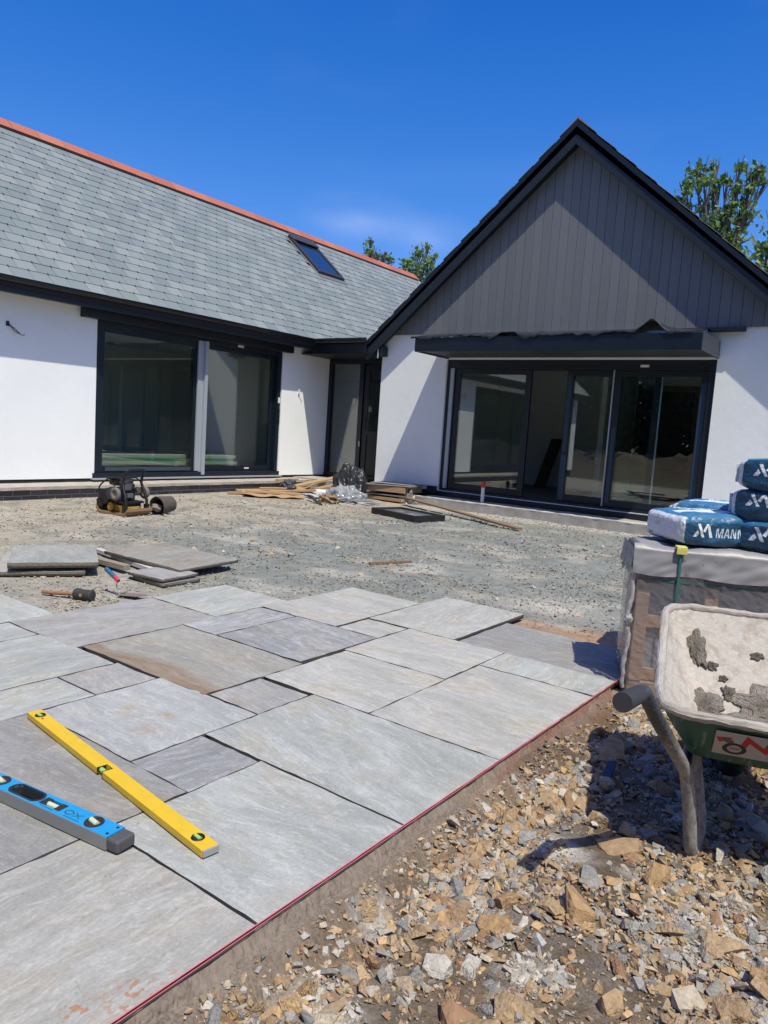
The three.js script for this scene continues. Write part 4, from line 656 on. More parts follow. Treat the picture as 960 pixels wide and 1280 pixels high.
  lump(-0.150, 0.380, -0.485, 0.050, 0.014, 0.055, 0.72, 1); lump(0.03, 0.393, -0.505, 0.105, 0.015, 0.075, 0.74, 2, 0.1); lump(0.115, 0.463, -0.575, 0.026, 0.010, 0.06, 0.78, 5, -0.35); lump(-0.185, 0.533, -0.640, 0.036, 0.016, 0.08, 0.85, 9, 0.15); lump(-0.13, 0.488, -0.605, 0.022, 0.010, 0.02, 0.78, 18); lump(-0.075, 0.418, -0.530, 0.022, 0.010, 0.026, 0.75, 25); lump(0.02, 0.538, -0.650, 0.020, 0.007, 0.016, 0.75, 15); lump(0.085, 0.488, -0.600, 0.014, 0.006, 0.014, 0.75, 16); lump(-0.02, 0.350, -0.440, 0.17, 0.012, 0.035, 0.4, 12); lump(0.2, 0.438, -0.550, 0.05, 0.010, 0.03, 0.75, 35); lump(-0.09, 0.458, -0.570, 0.015, 0.006, 0.012, 0.75, 38);
  // frame
  const tubeTex = texture(1024, 128, (u, v) => { const k = sstep(0.16, 0.34, u + 0.07 * fbm(u * 24, v * 4, 3)); const q = mixc([0.05, 0.055, 0.058], [0.36, 0.335, 0.30], clamp(k * (0.78 + 0.6 * fbm(u * 22, v * 5, 4)) + 0.25 * sstep(0.2, 0.4, fbm(u * 40, v * 8, 3)))); return q.map((x) => x * (1 + 0.25 * fbm(u * 90, v * 14, 2))); });
  const fr = mat(0xffffff, 0.6, { map: tubeTex, metalness: 0.2 }), frD = mat([0.035, 0.04, 0.04], 0.45);
  const tip = [-0.515, 0.530, -1.80];
  for (const s of [1, -1]) {
    const mir = (p) => [p[0] * s, p[1], p[2]];
    const pts = [toL(-0.513, 0.518, -1.93), toL(-0.514, 0.505, -1.99), toL(-0.500, 0.41, -2.09), toL(-0.476, 0.275, -2.24), toL(-0.455, 0.18, -2.33), toL(-0.442, 0.05, -2.375), toL(-0.432, -0.07, -2.40), toL(-0.428, -0.112, -2.425)];
    const up = pts[pts.length - 1];
    add('frame_tube', tube([...pts, [up[0] + 0.012, up[1] + 0.012, up[2] - 0.045], [up[0] + 0.016, up[1] + 0.09, up[2] - 0.058], [pts[4][0] + 0.022, pts[4][1] + 0.06, up[2] - 0.05], [pts[4][0] + 0.02, pts[4][1] + 0.14, up[2] - 0.05]].map(mir), 0.0208, 140, 14, false, 0.3), fr, t);
    const gA = mir(toL(-0.513, 0.517, -1.935)), gB = mir(toL(...tip)); add('grip', [rod(gA, gB, 0.0235, 0.0255, 16)], mat([0.045, 0.047, 0.052], 0.6, { bumpMap: cladBump, bumpScale: 0.002 }), t);
    const A = mir(pts[4]); add('side_rail', [tube([A, [A[0] * 0.9, 0.34, -0.25], [A[0] * 0.55, 0.28, -0.62], [A[0] * 0.3, 0.20, -0.95]], 0.0155, 40, 10)], frD, t);
  }
  add('cross_brace', [rod([-0.2, 0.345, -0.16], [0.2, 0.345, -0.16], 0.012)], frD, t);
  const wg = new THREE.TorusGeometry(0.145, 0.046, 14, 40); wg.rotateY(Math.PI / 2); wg.translate(0, 0.185, -0.86); add('tyre', wg, M.blackMatt, t);
  add('wheel_rim', [new THREE.CylinderGeometry(0.11, 0.11, 0.04, 28).rotateZ(Math.PI / 2).translate(0, 0.185, -0.86), rod([-0.11, 0.185, -0.86], [0.11, 0.185, -0.86], 0.012)], mat([0.25, 0.04, 0.03], 0.6), t);
  // sticker on the back of the pan
  const cv = document.createElement('canvas'); cv.width = 1024; cv.height = 384; const c = cv.getContext('2d');
  c.fillStyle = '#b3aca4'; c.fillRect(0, 0, 1024, 384); c.fillStyle = '#b02a22';
  c.beginPath(); c.moveTo(10, 95); c.lineTo(150, 70); c.lineTo(115, 120); c.lineTo(190, 205); c.lineTo(140, 210); c.lineTo(85, 140); c.lineTo(40, 175); c.fill();
  c.lineWidth = 56; c.strokeStyle = '#b02a22'; c.lineJoin = 'miter'; c.beginPath(); c.moveTo(240, 190); c.lineTo(270, 70); c.lineTo(420, 215); c.lineTo(455, 60); c.lineTo(640, 30); c.stroke();
  c.fillStyle = '#5a5753'; c.beginPath(); c.ellipse(110, 130, 60, 34, 0.6, 0, 7); c.fill(); c.beginPath(); c.arc(175, 255, 100, 0, 7); c.fillStyle = '#20242a'; c.fill(); c.beginPath(); c.arc(175, 255, 60, 0, 7); c.fillStyle = '#b7b0ab'; c.fill(); c.fillStyle = '#9c3a34'; c.fillRect(125, 222, 100, 10); c.fillRect(125, 268, 100, 10); c.fillStyle = '#333'; c.fillRect(135, 242, 84, 14);
  c.fillStyle = '#77736c'; c.font = 'bold 150px serif'; c.fillText('S', 560, 220); c.fillStyle = '#7d7870'; for (let k = 0; k < 4; k++) c.fillRect(440, 275 + k * 22, 520 - 60 * (k % 2), 7);
  const tx = new THREE.CanvasTexture(cv); tx.colorSpace = THREE.SRGBColorSpace;
  // decal follows the back wall
  const nx = 20, ny = 6, g = new THREE.PlaneGeometry(1, 1, nx, ny), p = g.attributes.position;
  const wallZ = (x, v) => { // rear wall at handles: f=0
    const th = Math.PI / 2; const q = v / 0.72; return [lerp(0.496, 0.36, Math.pow(q, 0.92)), lerp(0.03, -0.06, q) + Math.sin(q * Math.PI) * 0.0042]; };
  for (let j = 0; j <= ny; j++) for (let i = 0; i <= nx; i++) { const u = i / nx, v = lerp(0.11, 0.60, j / ny), [y, z] = wallZ(0, v), x = lerp(-0.165, 0.17, u); const edge = Math.pow(Math.abs(x) / 0.31, 7) * 0.012; p.setXYZ(j * (nx + 1) + i, x, y, z + 0.0065 - edge); }
  g.computeVertexNormals(); add('sticker', g, mat(0xffffff, 0.6, { map: tx, side: THREE.DoubleSide }), t);
}
// ---------------------------------------------------------------- crate of paving wrapped in film
const CRT = 0.41, crateX = -1.02, crateZ = -3.60;
const crate = thing('paving_crate', 'timber crate of paving slabs wrapped in clear film with a grey plastic hood', 'crate', [crateX, groundY(crateX, crateZ) - 0.005, crateZ], CRT);
{ // local: x along the front to the right, z = 0 front, negative z back; corner at the origin
  const W = 1.15, D = 0.40, HT = 0.755, tim = wood([0.66, 0.43, 0.27]), tim2 = wood([0.60, 0.40, 0.27]);
  for (const x of [0.035, 0.345, 0.70, 1.115]) for (const z of [-0.02, -D + 0.02]) add('post', lim(x - 0.03, x + 0.03, 0.09, HT - 0.03, z - 0.014, z + 0.014, 0.003), x < 0.1 ? tim2 : tim, crate);
  for (const y of [HT - 0.10, 0.385, 0.12]) for (const z of [-0.045, -D + 0.045]) add('rail', lim(0.0, W, y - 0.03, y + 0.03, z - 0.011, z + 0.011, 0.003), tim, crate);
  for (const y of [HT - 0.115, 0.36, 0.12]) add('end_rail', lim(0.005, 0.027, y - 0.045, y + 0.045, -D + 0.06, -0.06, 0.003), tim2, crate);
  add('end_post', lim(-0.0, 0.024, 0.09, HT - 0.03, -0.25, -0.17, 0.003), tim2, crate);
  const r = mulberry(9), ms = [0, 1, 2].map((k) => mat([1.5 + 0.2 * k, 1.6 + 0.2 * k, 1.8 + 0.2 * k], 0.8, { map: sideTex.clone() })), pg = new RoundedBoxGeometry(1, 1, 1, 1, 0.002);
  for (let i = 0; i < 10; i++) { const m = add('packed_slab', muv(new RoundedBoxGeometry(1.04 + 0.02 * r(), 0.61 + 0.012 * r(), 0.023, 1, 0.003)), ms[i % 3], crate); m.position.set(W / 2 + 0.006 * r(), 0.40, -0.072 - i * 0.0268); }
  for (const z of [-0.05, -0.2, -0.35]) add('pallet_bearer', lim(0, W, 0.0, 0.085, z - 0.04, z + 0.04, 0.004), tim2, crate);
  // clear film round the front and the near end
  const filmM = phys([0.72, 0.71, 0.72], 0.12, { transmission: 0.86, thickness: 0, ior: 1.5, side: THREE.DoubleSide });
  const sheet = (nx, ny, fn) => { const g = new THREE.PlaneGeometry(1, 1, nx, ny), p = g.attributes.position; for (let j = 0; j <= ny; j++) for (let i = 0; i <= nx; i++) p.setXYZ(j * (nx + 1) + i, ...fn(i / nx, j / ny)); g.computeVertexNormals(); return g; };
  const wr = (a, b) => 0.007 * n2(a * 7 + b * 2, b * 2.5) + 0.006 * (1 - Math.abs(n2(a * 14 + b * 9, b * 5 - a * 4)) * 2) * 0.6 + 0.003 * n2(a * 40 + b * 12, b * 9);
  add('clear_film', sheet(120, 60, (u, v) => { const s = u * (W + D), y = lerp(0.03, HT - 0.04, v), w = wr(s * 1.4, y * 3); return s < D ? [-0.012 - Math.abs(w) - 0.01 * Math.exp(-(((s - D) / 0.03) ** 2)), y, -D + s] : [s - D, y, 0.014 + Math.abs(w)]; }), filmM, crate);
  // gathered film down the near corner
  const gm = phys([0.62, 0.60, 0.60], 0.25, { transmission: 0.45, thickness: 0, ior: 1.5 });
  const gath = tube([[-0.018, 0.05, 0.004], [-0.024, 0.16, 0.012], [-0.016, 0.30, 0.008], [-0.03, 0.40, 0.012], [-0.018, 0.52, 0.010], [-0.02, HT - 0.08, 0.008]], 0.010, 90, 8); rough(gath, 0.005, 16, 2); add('film_fold', gath, gm, crate);
  const knot = new THREE.SphereGeometry(0.021, 20, 14); rough(knot, 0.007, 60, 3); knot.scale(1, 1.2, 1); knot.translate(-0.026, 0.395, 0.014); add('film_fold', knot, gm, crate);
  // plastic hood over the top
  const hood = sheet(150, 70, (u, v) => {
    const x = lerp(-0.03, W + 0.03, u), s = lerp(-0.125, D + 0.10, v); // s<0 : front skirt
    const bumpY = 0.010 * n2(x * 2.2 + 2, s * 3) + 0.003 * n2(x * 6, s * 10 + 5) + 0.0012 * n2(x * 24, s * 20); let y = HT - 0.004 + bumpY * 1.4 + 0.01, z = -s;
    if (s < 0) { const k = -s; y = HT - 0.004 - k + 0.010 * Math.exp(-k / 0.02) + 0.012 * n2(x * 2.3, 3) * (k / 0.12) ; z = 0.018 + 0.010 * sstep(0, 0.1, k) * (1 + n2(x * 3.5, k * 4)) + 0.003 * n2(x * 9 + k * 14, k * 14) * sstep(0, 0.03, k); }
    else if (s > D) { y -= (s - D); z = -D - 0.012; }
    const e = Math.max(0, -x) / 0.03; if (e > 0) y -= 0.10 * e * e * (s > 0 ? 1 : 0.0) * sstep(0, 0.05, s);
    if (u < 0.001 || x < -0.02) z = Math.min(z, 0.03);
    return [x, y, z];
  });
  const hoodM = phys([0.31, 0.305, 0.315], 0.42, { transmission: 0.15, thickness: 0, ior: 1.45, side: THREE.DoubleSide });
  add('plastic_hood', hood, hoodM, crate);
  add('hood_side', sheet(40, 12, (u, v) => { const z = lerp(0.02, -D - 0.01, u), y = HT - 0.012 - v * (0.12 + 0.02 * n2(u * 5, 1)); return [-0.026 - 0.012 * v - Math.abs(0.008 * n2(u * 8, v * 3)), y, z]; }), hoodM, crate);
  const green = phys([0.05, 0.22, 0.19], 0.4, { transmission: 0.25, thickness: 0 });
  add('strap', [lim(0.176, 0.187, 0.03, HT - 0.012, 0.030, 0.0325), lim(0.172, 0.19, HT + 0.012, HT + 0.0145, -D, 0.01)], green, crate);
  add('strap', [lim(0.0, W, HT - 0.160, HT - 0.150, 0.016, 0.0175)], green, crate);
  add('strap_corner', [lim(0.157, 0.206, HT - 0.02, HT + 0.012, 0.034, 0.042, 0.004), lim(0.157, 0.206, HT + 0.010, HT + 0.018, -0.02, 0.042, 0.004)], mat([0.62, 0.58, 0.16], 0.5), crate);
}
// ---------------------------------------------------------------- bags
const bagCv = document.createElement('canvas'); bagCv.width = 1024; bagCv.height = 1024;
{
  const c = bagCv.getContext('2d'); c.fillStyle = '#24506f'; c.fillRect(0, 0, 1024, 1024);
  const logo = (x, y, h, col) => { c.fillStyle = col; const w = h * 0.42, q = (a) => { c.beginPath(); a.forEach(([i, j], k) => (k ? c.lineTo(x + i * h, y + j * h) : c.moveTo(x + i * h, y + j * h))); c.closePath(); c.fill(); }; q([[0, 1], [0.40, 0.42], [0.62, 0.75], [0.40, 1]]); q([[0.38, 0.0], [0.68, 0.0], [1.18, 0.98], [0.92, 0.98]]); q([[0.98, 0.52], [1.30, 0.0], [1.56, 0.0], [1.22, 0.62]]); q([[1.45, 0.25], [1.60, 0.06], [2.05, 1], [1.70, 1]]); };
  // side: rows 0-300
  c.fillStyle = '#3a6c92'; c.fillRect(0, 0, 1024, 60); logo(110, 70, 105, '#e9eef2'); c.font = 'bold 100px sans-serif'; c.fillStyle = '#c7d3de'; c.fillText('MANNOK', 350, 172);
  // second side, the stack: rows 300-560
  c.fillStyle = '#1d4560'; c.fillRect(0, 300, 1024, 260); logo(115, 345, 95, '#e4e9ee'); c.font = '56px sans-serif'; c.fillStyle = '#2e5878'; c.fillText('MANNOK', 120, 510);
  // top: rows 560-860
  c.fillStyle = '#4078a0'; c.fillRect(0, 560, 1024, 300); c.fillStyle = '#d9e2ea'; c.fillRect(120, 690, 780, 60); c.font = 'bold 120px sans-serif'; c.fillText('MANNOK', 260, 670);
  // end: rows 860-1024
  c.fillStyle = '#cdd2d9'; c.fillRect(0, 860, 1024, 164); c.fillStyle = '#8f97a3'; c.font = 'bold 34px sans-serif'; c.fillText('GENERAL PURPOSE', 250, 905); c.fillText('CEMENT', 350, 940); c.fillStyle = '#4a5058'; c.font = 'bold 30px sans-serif'; c.fillText('MANNOK', 160, 1008);
}
const bagTex = new THREE.CanvasTexture(bagCv); bagTex.colorSpace = THREE.SRGBColorSpace;
const bagBump = texture(512, 512, (u, v) => 0.5 + 0.5 * fbm(u * 6, v * 9, 4), false);
const bagM = mat(0xffffff, 0.42, { map: bagTex, bumpMap: bagBump, bumpScale: 0.01 });
function bagGeo(L, H, D, seed, sideRow, endBand, limp = 1) { // long axis x, side that shows faces +z, white end faces -x
  const g = new THREE.BoxGeometry(2, 2, 2, 34, 12, 20), p = g.attributes.position, n = g.attributes.normal, uv = g.attributes.uv;
  const rowY = (r0, r1, v) => 1 - lerp(r0, r1, 1 - v) / 1024;
  for (let i = 0; i < p.count; i++) {
    let x = p.getX(i), y = p.getY(i), z = p.getZ(i); const nx = n.getX(i), ny = n.getY(i), nz = n.getZ(i), U = (x + 1) / 2, V = (y + 1) / 2, S = (z + 1) / 2;
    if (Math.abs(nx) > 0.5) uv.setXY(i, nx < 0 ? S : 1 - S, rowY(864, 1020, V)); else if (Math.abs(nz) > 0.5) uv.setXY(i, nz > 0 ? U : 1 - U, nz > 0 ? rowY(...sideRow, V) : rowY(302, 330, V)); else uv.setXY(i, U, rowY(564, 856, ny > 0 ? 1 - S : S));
    // rounded block with a bulge
    const k = 0.80, s = (a, e) => Math.sign(a) * Math.pow(Math.abs(a), e);
    const q = Math.pow(Math.pow(Math.abs(x), 7) + Math.pow(Math.abs(y), 7) + Math.pow(Math.abs(z), 7), 1 / 7); x /= q; y /= q; z /= q;
    const bul = 1 + 0.10 * (1 - x * x) * (1 - 0.4 * z * z), pinch = 1 - 0.16 * Math.pow(Math.abs(x), 6);
    const w = 0.05 * n3(x * 1.7 + seed, y * 1.3, z * 1.9) + 0.025 * n3(x * 5 + seed, y * 3, z * 5) + 0.012 * n3(x * 13, y * 9 + seed, z * 13);
    let X = x * L / 2 * (1 + 0.02 * w), Y = y * H / 2 * bul * pinch * (1 + limp * w * 1.2), Z = z * D / 2 * (1 + 0.04 * (1 - x * x)) * (1 + limp * w * 0.5);
    if (y < 0) Y = Math.max(Y, -H / 2 * 1.0);
    p.setXYZ(i, X, Y + H / 2, Z);
  }
  const r = g; r.computeVertexNormals(); return r;
}
const cw = (x, y, z) => new THREE.Vector3(x, y, z).applyAxisAngle(new THREE.Vector3(0, 1, 0), CRT).add(crate.position);
function bag(label, pos, turn, L, H, D, seed, row, group, roll = 0) {
  const t = thing('cement_bag', label, 'cement bag', pos, turn, group); t.rotation.z = roll;
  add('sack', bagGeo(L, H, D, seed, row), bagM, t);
  const f = add('end_seam', (() => { const q = new THREE.BoxGeometry(0.012, H * 0.55, D * 0.72, 1, 4, 8); rough(q, 0.004, 18, seed); q.translate(-L / 2 - 0.002, H * 0.5, 0); return q; })(), mat([0.50, 0.52, 0.55], 0.6), t);
  return t;
}
const TOPY = crate.position.y + 0.77;
{
  // one bag lies across the crate, its white end towards the yard
  const p1 = cw(0.24, 0, -0.25); 
  const b = thing('cement_bag', 'blue and white cement bag lying flat at the end of the crate, white end out', 'cement bag', [p1.x + 0.085, TOPY + 0.002, p1.z - 0.06], 0.80); 
  add('sack', bagGeo(0.50, 0.15, 0.37, 3, [4, 250]), bagM, b);
  const endG = new THREE.BoxGeometry(0.27, 0.150, 0.405, 14, 8, 14); 
  const p = endG.attributes.position; void p;
  // the three stacked bags to the right
  const q = cw(0.80, 0, -0.13), R = CRT - 0.38;
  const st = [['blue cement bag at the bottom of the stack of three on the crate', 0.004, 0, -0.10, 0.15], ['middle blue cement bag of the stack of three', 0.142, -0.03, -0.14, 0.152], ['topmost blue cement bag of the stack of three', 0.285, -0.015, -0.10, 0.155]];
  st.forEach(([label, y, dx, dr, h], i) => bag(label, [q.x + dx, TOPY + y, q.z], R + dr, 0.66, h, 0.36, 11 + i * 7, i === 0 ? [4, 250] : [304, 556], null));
  const q2 = cw(0.50, 0, -0.62); bag('half hidden pale blue cement bag behind the flat one', [q2.x + 0.05, TOPY + 0.03, q2.z], CRT - 0.3, 0.62, 0.15, 0.4, 31, [4, 250], null);
  const t = thing('tool_handle', 'brown wooden tool handle sticking out behind the stacked cement bags', 'tool handle', [0, 0, 0]);
  const a = cw(0.66, 0, -0.55), e = cw(1.05, 0, -0.80); add('shaft', rod([a.x, TOPY + 0.185, a.z], [e.x, TOPY + 0.19, e.z], 0.016, 0.015, 12), wood([0.22, 0.14, 0.09]), t); add('shaft_end', new THREE.SphereGeometry(0.019, 14, 10).translate(a.x, TOPY + 0.185, a.z), wood([0.2, 0.12, 0.08]), t);
}
// ---------------------------------------------------------------- compactor and bucket
{
  const gx = -7.42, gz = -5.24, t = thing('plate_compactor', 'small yellow plate compactor with black engine and folded handle', 'plate compactor', [gx, groundY(gx, gz), gz], 0.10);
  // local +x towards the camera side (handle), -x nose
  const yel = mat([0.36, 0.20, 0.035], 0.6), rust = mat([0.22, 0.135, 0.07], 0.75);
  const s = new THREE.Shape([[-0.24, 0.085], [-0.20, 0.012], [-0.16, 0], [0.2, 0], [0.25, 0.012], [0.29, 0.06], [0.285, 0.085], [0.24, 0.04], [0.19, 0.028], [-0.15, 0.028], [-0.19, 0.04], [-0.23, 0.10]].map((p) => new THREE.Vector2(...p)));
  const g = new THREE.ExtrudeGeometry(s, { depth: 0.36, bevelEnabled: true, bevelSize: 0.004, bevelThickness: 0.004, bevelSegments: 1 }); g.translate(0, 0, -0.18); add('base_plate', g, rust, t);
  add('exciter_housing', [lim(-0.10, 0.16, 0.03, 0.12, -0.13, 0.13, 0.012), rod([-0.02, 0.09, -0.16], [-0.02, 0.09, 0.16], 0.05, 0.05, 18), lim(0.12, 0.2, 0.035, 0.10, -0.09, 0.09, 0.01)], yel, t);
  add('engine_bed', [lim(-0.2, 0.2, 0.135, 0.16, -0.14, 0.14, 0.005), lim(-0.16, -0.13, 0.03, 0.135, -0.12, 0.12), lim(0.15, 0.17, 0.03, 0.135, -0.12, 0.12)], M.black, t);
  const e = add('engine', [lim(-0.12, 0.10, 0.16, 0.30, -0.10, 0.11, 0.015), rod([-0.02, 0.23, 0.1], [-0.02, 0.23, 0.15], 0.085, 0.085, 22), lim(-0.04, 0.06, 0.28, 0.34, -0.09, 0.0, 0.01)], mat([0.03, 0.03, 0.032], 0.6), t);
  const fins = []; for (let i = 0; i < 6; i++) fins.push(lim(-0.2, -0.10, 0.175 + i * 0.02, 0.184 + i * 0.02, -0.07, 0.07)); add('cooling_fins', fins, mat([0.12, 0.12, 0.12], 0.5, { metalness: 0.4 }), t);
  add('fuel_tank', [new RoundedBoxGeometry(0.22, 0.075, 0.19, 2, 0.025).translate(-0.03, 0.365, 0.0), new THREE.CylinderGeometry(0.02, 0.02, 0.025, 14).translate(-0.06, 0.412, 0)], mat([0.035, 0.028, 0.025], 0.45), t);
  add('top_plate', lim(-0.24, 0.06, 0.40, 0.408, -0.10, 0.10, 0.003), M.black, t);
  add('silencer', [rod([0.03, 0.28, -0.12], [0.14, 0.28, -0.12], 0.035, 0.035, 16), lim(0.10, 0.155, 0.20, 0.25, -0.02, 0.06, 0.004)], mat([0.23, 0.22, 0.21], 0.4, { metalness: 0.6 }), t);
  for (const z of [-0.205, 0.215]) { const w = add('wheel', (() => { const q = new THREE.TorusGeometry(0.052, 0.024, 10, 26); q.translate(0.13, 0.25, z); return [q, new THREE.CylinderGeometry(0.04, 0.04, 0.02, 18).rotateX(Math.PI / 2).translate(0.13, 0.25, z)]; })(), mat([0.17, 0.155, 0.14], 0.85), t); }
  add('pull_starter', [rod([0.0, 0.24, 0.151], [0.0, 0.24, 0.185], 0.07, 0.062, 22), rod([0.0, 0.24, 0.186], [0.0, 0.24, 0.19], 0.03, 0.03, 14)], mat([0.05, 0.05, 0.052], 0.5), t);
  add('air_filter', [new RoundedBoxGeometry(0.10, 0.10, 0.11, 2, 0.018).translate(0.10, 0.33, 0.05), rod([0.10, 0.33, -0.01], [0.10, 0.33, -0.06], 0.03, 0.03, 14)], mat([0.10, 0.095, 0.09], 0.6), t);
  add('crash_bar', tube([[-0.2, 0.14, 0.15], [-0.22, 0.30, 0.15], [-0.1, 0.40, 0.13], [0.08, 0.42, 0.12], [0.17, 0.36, 0.135]], 0.009, 40, 8), M.black, t);
  add('crash_bar', tube([[-0.2, 0.14, -0.15], [-0.22, 0.30, -0.15], [-0.1, 0.40, -0.13], [0.08, 0.42, -0.12], [0.17, 0.36, -0.135]], 0.009, 40, 8), M.black, t);
  add('warning_label', lim(0.201, 0.203, 0.05, 0.085, -0.05, 0.05), mat([0.6, 0.45, 0.06], 0.5), t);
  add('belt_guard', [rod([-0.10, 0.19, 0.15], [-0.10, 0.19, 0.18], 0.075, 0.075, 24), rod([-0.17, 0.13, 0.15], [-0.17, 0.13, 0.18], 0.058, 0.058, 24), rod([-0.17, 0.15, 0.10], [-0.17, 0.15, 0.05], 0.06, 0.06, 20)], M.black, t);
  add('handle', tube([[0.24, 0.05, 0.155], [0.22, 0.20, 0.15], [0.15, 0.37, 0.135], [0.19, 0.50, 0.125], [0.20, 0.52, 0.10], [0.20, 0.52, -0.10], [0.19, 0.50, -0.125], [0.15, 0.37, -0.135], [0.22, 0.20, -0.15], [0.24, 0.05, -0.155]], 0.016, 110, 10, false, 0.25), M.black, t);
  add('handle_bracket', [lim(0.19, 0.25, 0.04, 0.13, -0.175, -0.14, 0.004), lim(0.19, 0.25, 0.04, 0.13, 0.14, 0.175, 0.004)], M.black, t);
  add('water_hose', tube([[-0.1, 0.39, 0.09], [0.02, 0.33, 0.14], [0.1, 0.2, 0.15], [0.05, 0.12, 0.16]], 0.008, 30, 6), M.black, t);
  const bx = -7.15, bz = -5.62, b = thing('rubber_bucket', 'dirty dark rubber bucket lying on its side behind the compactor', 'bucket', [bx, groundY(bx, bz) + 0.113, bz], 0.0);
  const pr = [[0, 0.12], [0.078, 0.12], [0.09, 0.112], [0.116, -0.10], [0.121, -0.115], [0.116, -0.12], [0.11, -0.115], [0.085, 0.10], [0, 0.105]].map((p) => new THREE.Vector2(...p));
  const lg = new THREE.LatheGeometry(pr, 34); rough(lg, 0.004, 9, 1); lg.rotateX(-Math.PI / 2 + 0.1); lg.rotateY(0.1); add('shell', lg, mat([0.085, 0.072, 0.06], 0.9, { bumpMap: concBump, bumpScale: 0.004, side: THREE.DoubleSide }), b);
  const plug = new THREE.SphereGeometry(0.075, 20, 14); rough(plug, 0.02, 14, 6); plug.scale(1, 0.6, 0.8); plug.translate(-0.03, -0.03, 0.085); add('mortar_residue', plug, mat([0.22, 0.2, 0.18], 0.95), b);
}
// ---------------------------------------------------------------- packaging and offcuts by the entry
{
  const onG = (x, z, h = 0) => [x, groundY(x, z) + h, z];
  const boards = [['tan timber offcut at the outer end of the heap', -8.52, -8.30, 0.03, 0.62, 0.035, 0.07, 0.95, 0.03], ['long tan offcut laid along the front of the heap', -8.26, -8.62, 0.05, 0.85, 0.03, 0.085, 0.85, -0.02], ['tan offcut lying across the middle of the heap', -8.15, -8.95, 0.085, 0.8, 0.03, 0.09, 1.15, 0.05], ['short split offcut on top of the heap', -8.40, -8.75, 0.105, 0.45, 0.025, 0.05, 0.6, 0.06], ['tan offcut at the back against the plinth', -8.72, -8.75, 0.04, 0.9, 0.03, 0.08, 1.45, 0.0]];
  boards.forEach(([label, x, z, h, L, th, w, a, tl], i) => { const m = add('timber_offcut', muv(new RoundedBoxGeometry(L, th, w, 1, 0.003)), i % 2 ? M.timber : wood([0.42, 0.28, 0.16])); m.position.set(...onG(x, z, h)); m.rotation.set(0.06 * i, a, tl, 'YXZ'); tag(m, label, 'timber offcut'); });
  const card = (label, x, z, h, w, d, a, seed, curl, m = M.card, name = 'cardboard_sheet') => { const g = new THREE.BoxGeometry(w, 0.006, d, 24, 1, 18), p = g.attributes.position; for (let i = 0; i < p.count; i++) { const X = p.getX(i), Z = p.getZ(i); p.setY(i, p.getY(i) + curl * (X * X / w / w * 4) * 0.5 + 0.02 * n2(X * 3 + seed, Z * 3)); p.setX(i, X * (1 + 0.05 * n2(Z * 6 + seed, 2))); p.setZ(i, Z * (1 + 0.08 * n2(X * 5, seed))); } g.computeVertexNormals(); const o = add(name, g, m); o.position.set(...onG(x, z, h)); o.rotation.y = a; return tag(o, label, 'cardboard'); };
  card('torn brown cardboard sheet spread under the timber heap', -8.22, -8.55, 0.022, 0.95, 0.55, 0.9, 3, 0.03);
  card('brown cardboard flap curling up at the plinth', -8.28, -9.25, 0.11, 0.5, 0.42, 0.7, 7, 0.16);
  const pl = (label, a, b, w, h, m) => { const o = add('plank', muv(bar(a, b, w, h)), m); return tag(o, label, 'plank'); };
  pl('long clean plank with one end up on the entry step', [-8.72, 0.06, -9.55], [-8.62, 0.225, -10.72], 0.15, 0.035, M.timber);
  pl('short plank lying beside the long clean plank', [-8.35, 0.05, -9.75], [-8.15, 0.20, -10.62], 0.17, 0.03, wood([0.40, 0.26, 0.155]));
  pl('narrow offcut between the plinth and the long plank', [-8.86, 0.17, -9.3], [-8.88, 0.175, -9.85], 0.05, 0.03, M.timber);
  const wrap = (name, label, cat, pos, sx, sy, sz, seed, m, amp = 0.5, f = 2.2) => { const g = new THREE.SphereGeometry(1, 90, 60), p = g.attributes.position; for (let i = 0; i < p.count; i++) { const x = p.getX(i), y = p.getY(i), z = p.getZ(i); const k = 1 + amp * 0.5 * n3(x * f + seed, y * f, z * f) + amp * 0.35 * (1 - Math.abs(n3(x * f * 2.2, y * f * 2.2 + seed, z * f * 2.2)) * 2) * 0.5 + amp * 0.12 * (1 - 2 * Math.abs(n3(x * 9, y * 9, z * 9 + seed))); p.setXYZ(i, x * k * sx, Math.max(y * k * sy, -0.02), z * k * sz); } g.computeVertexNormals(); const o = add(name, g, m); o.position.set(...pos); return tag(o, label, cat); };
  wrap('black_sack', 'black plastic sack slumped on the waste heap by the entry', 'rubbish sack', onG(-7.62, -9.78, 0.02), 0.30, 0.50, 0.27, 4, mat([0.03, 0.031, 0.035], 0.38), 0.36, 1.3);
  wrap('clear_plastic_wrap', 'crumpled clear plastic wrap spilling from the black sack', 'plastic wrap', onG(-7.42, -9.42, 0.0), 0.36, 0.20, 0.27, 9, phys([0.62, 0.65, 0.69], 0.14, { transmission: 0.6, thickness: 0, ior: 1.5, side: THREE.DoubleSide }), 0.34, 1.6);
  wrap('plastic_film_sheet', 'pale plastic film spread flat in front of the sack', 'plastic film', onG(-7.55, -9.25, 0.0), 0.62, 0.055, 0.26, 14, phys([0.72, 0.73, 0.74], 0.25, { transmission: 0.35, thickness: 0, side: THREE.DoubleSide }), 0.9, 3);
  wrap('dark_plastic_bag', 'small dark plastic bag with red print on the timber heap', 'plastic bag', onG(-8.30, -8.98, 0.12), 0.13, 0.12, 0.12, 19, mat([0.06, 0.065, 0.085], 0.35), 0.5, 2);
  wrap('silver_packaging', 'crumpled silver packaging between the cardboard stack and concrete base', 'packaging', onG(-6.62, -10.02, 0.02), 0.15, 0.17, 0.10, 23, mat([0.24, 0.23, 0.23], 0.3, { metalness: 0.3 }), 0.6, 1.8);
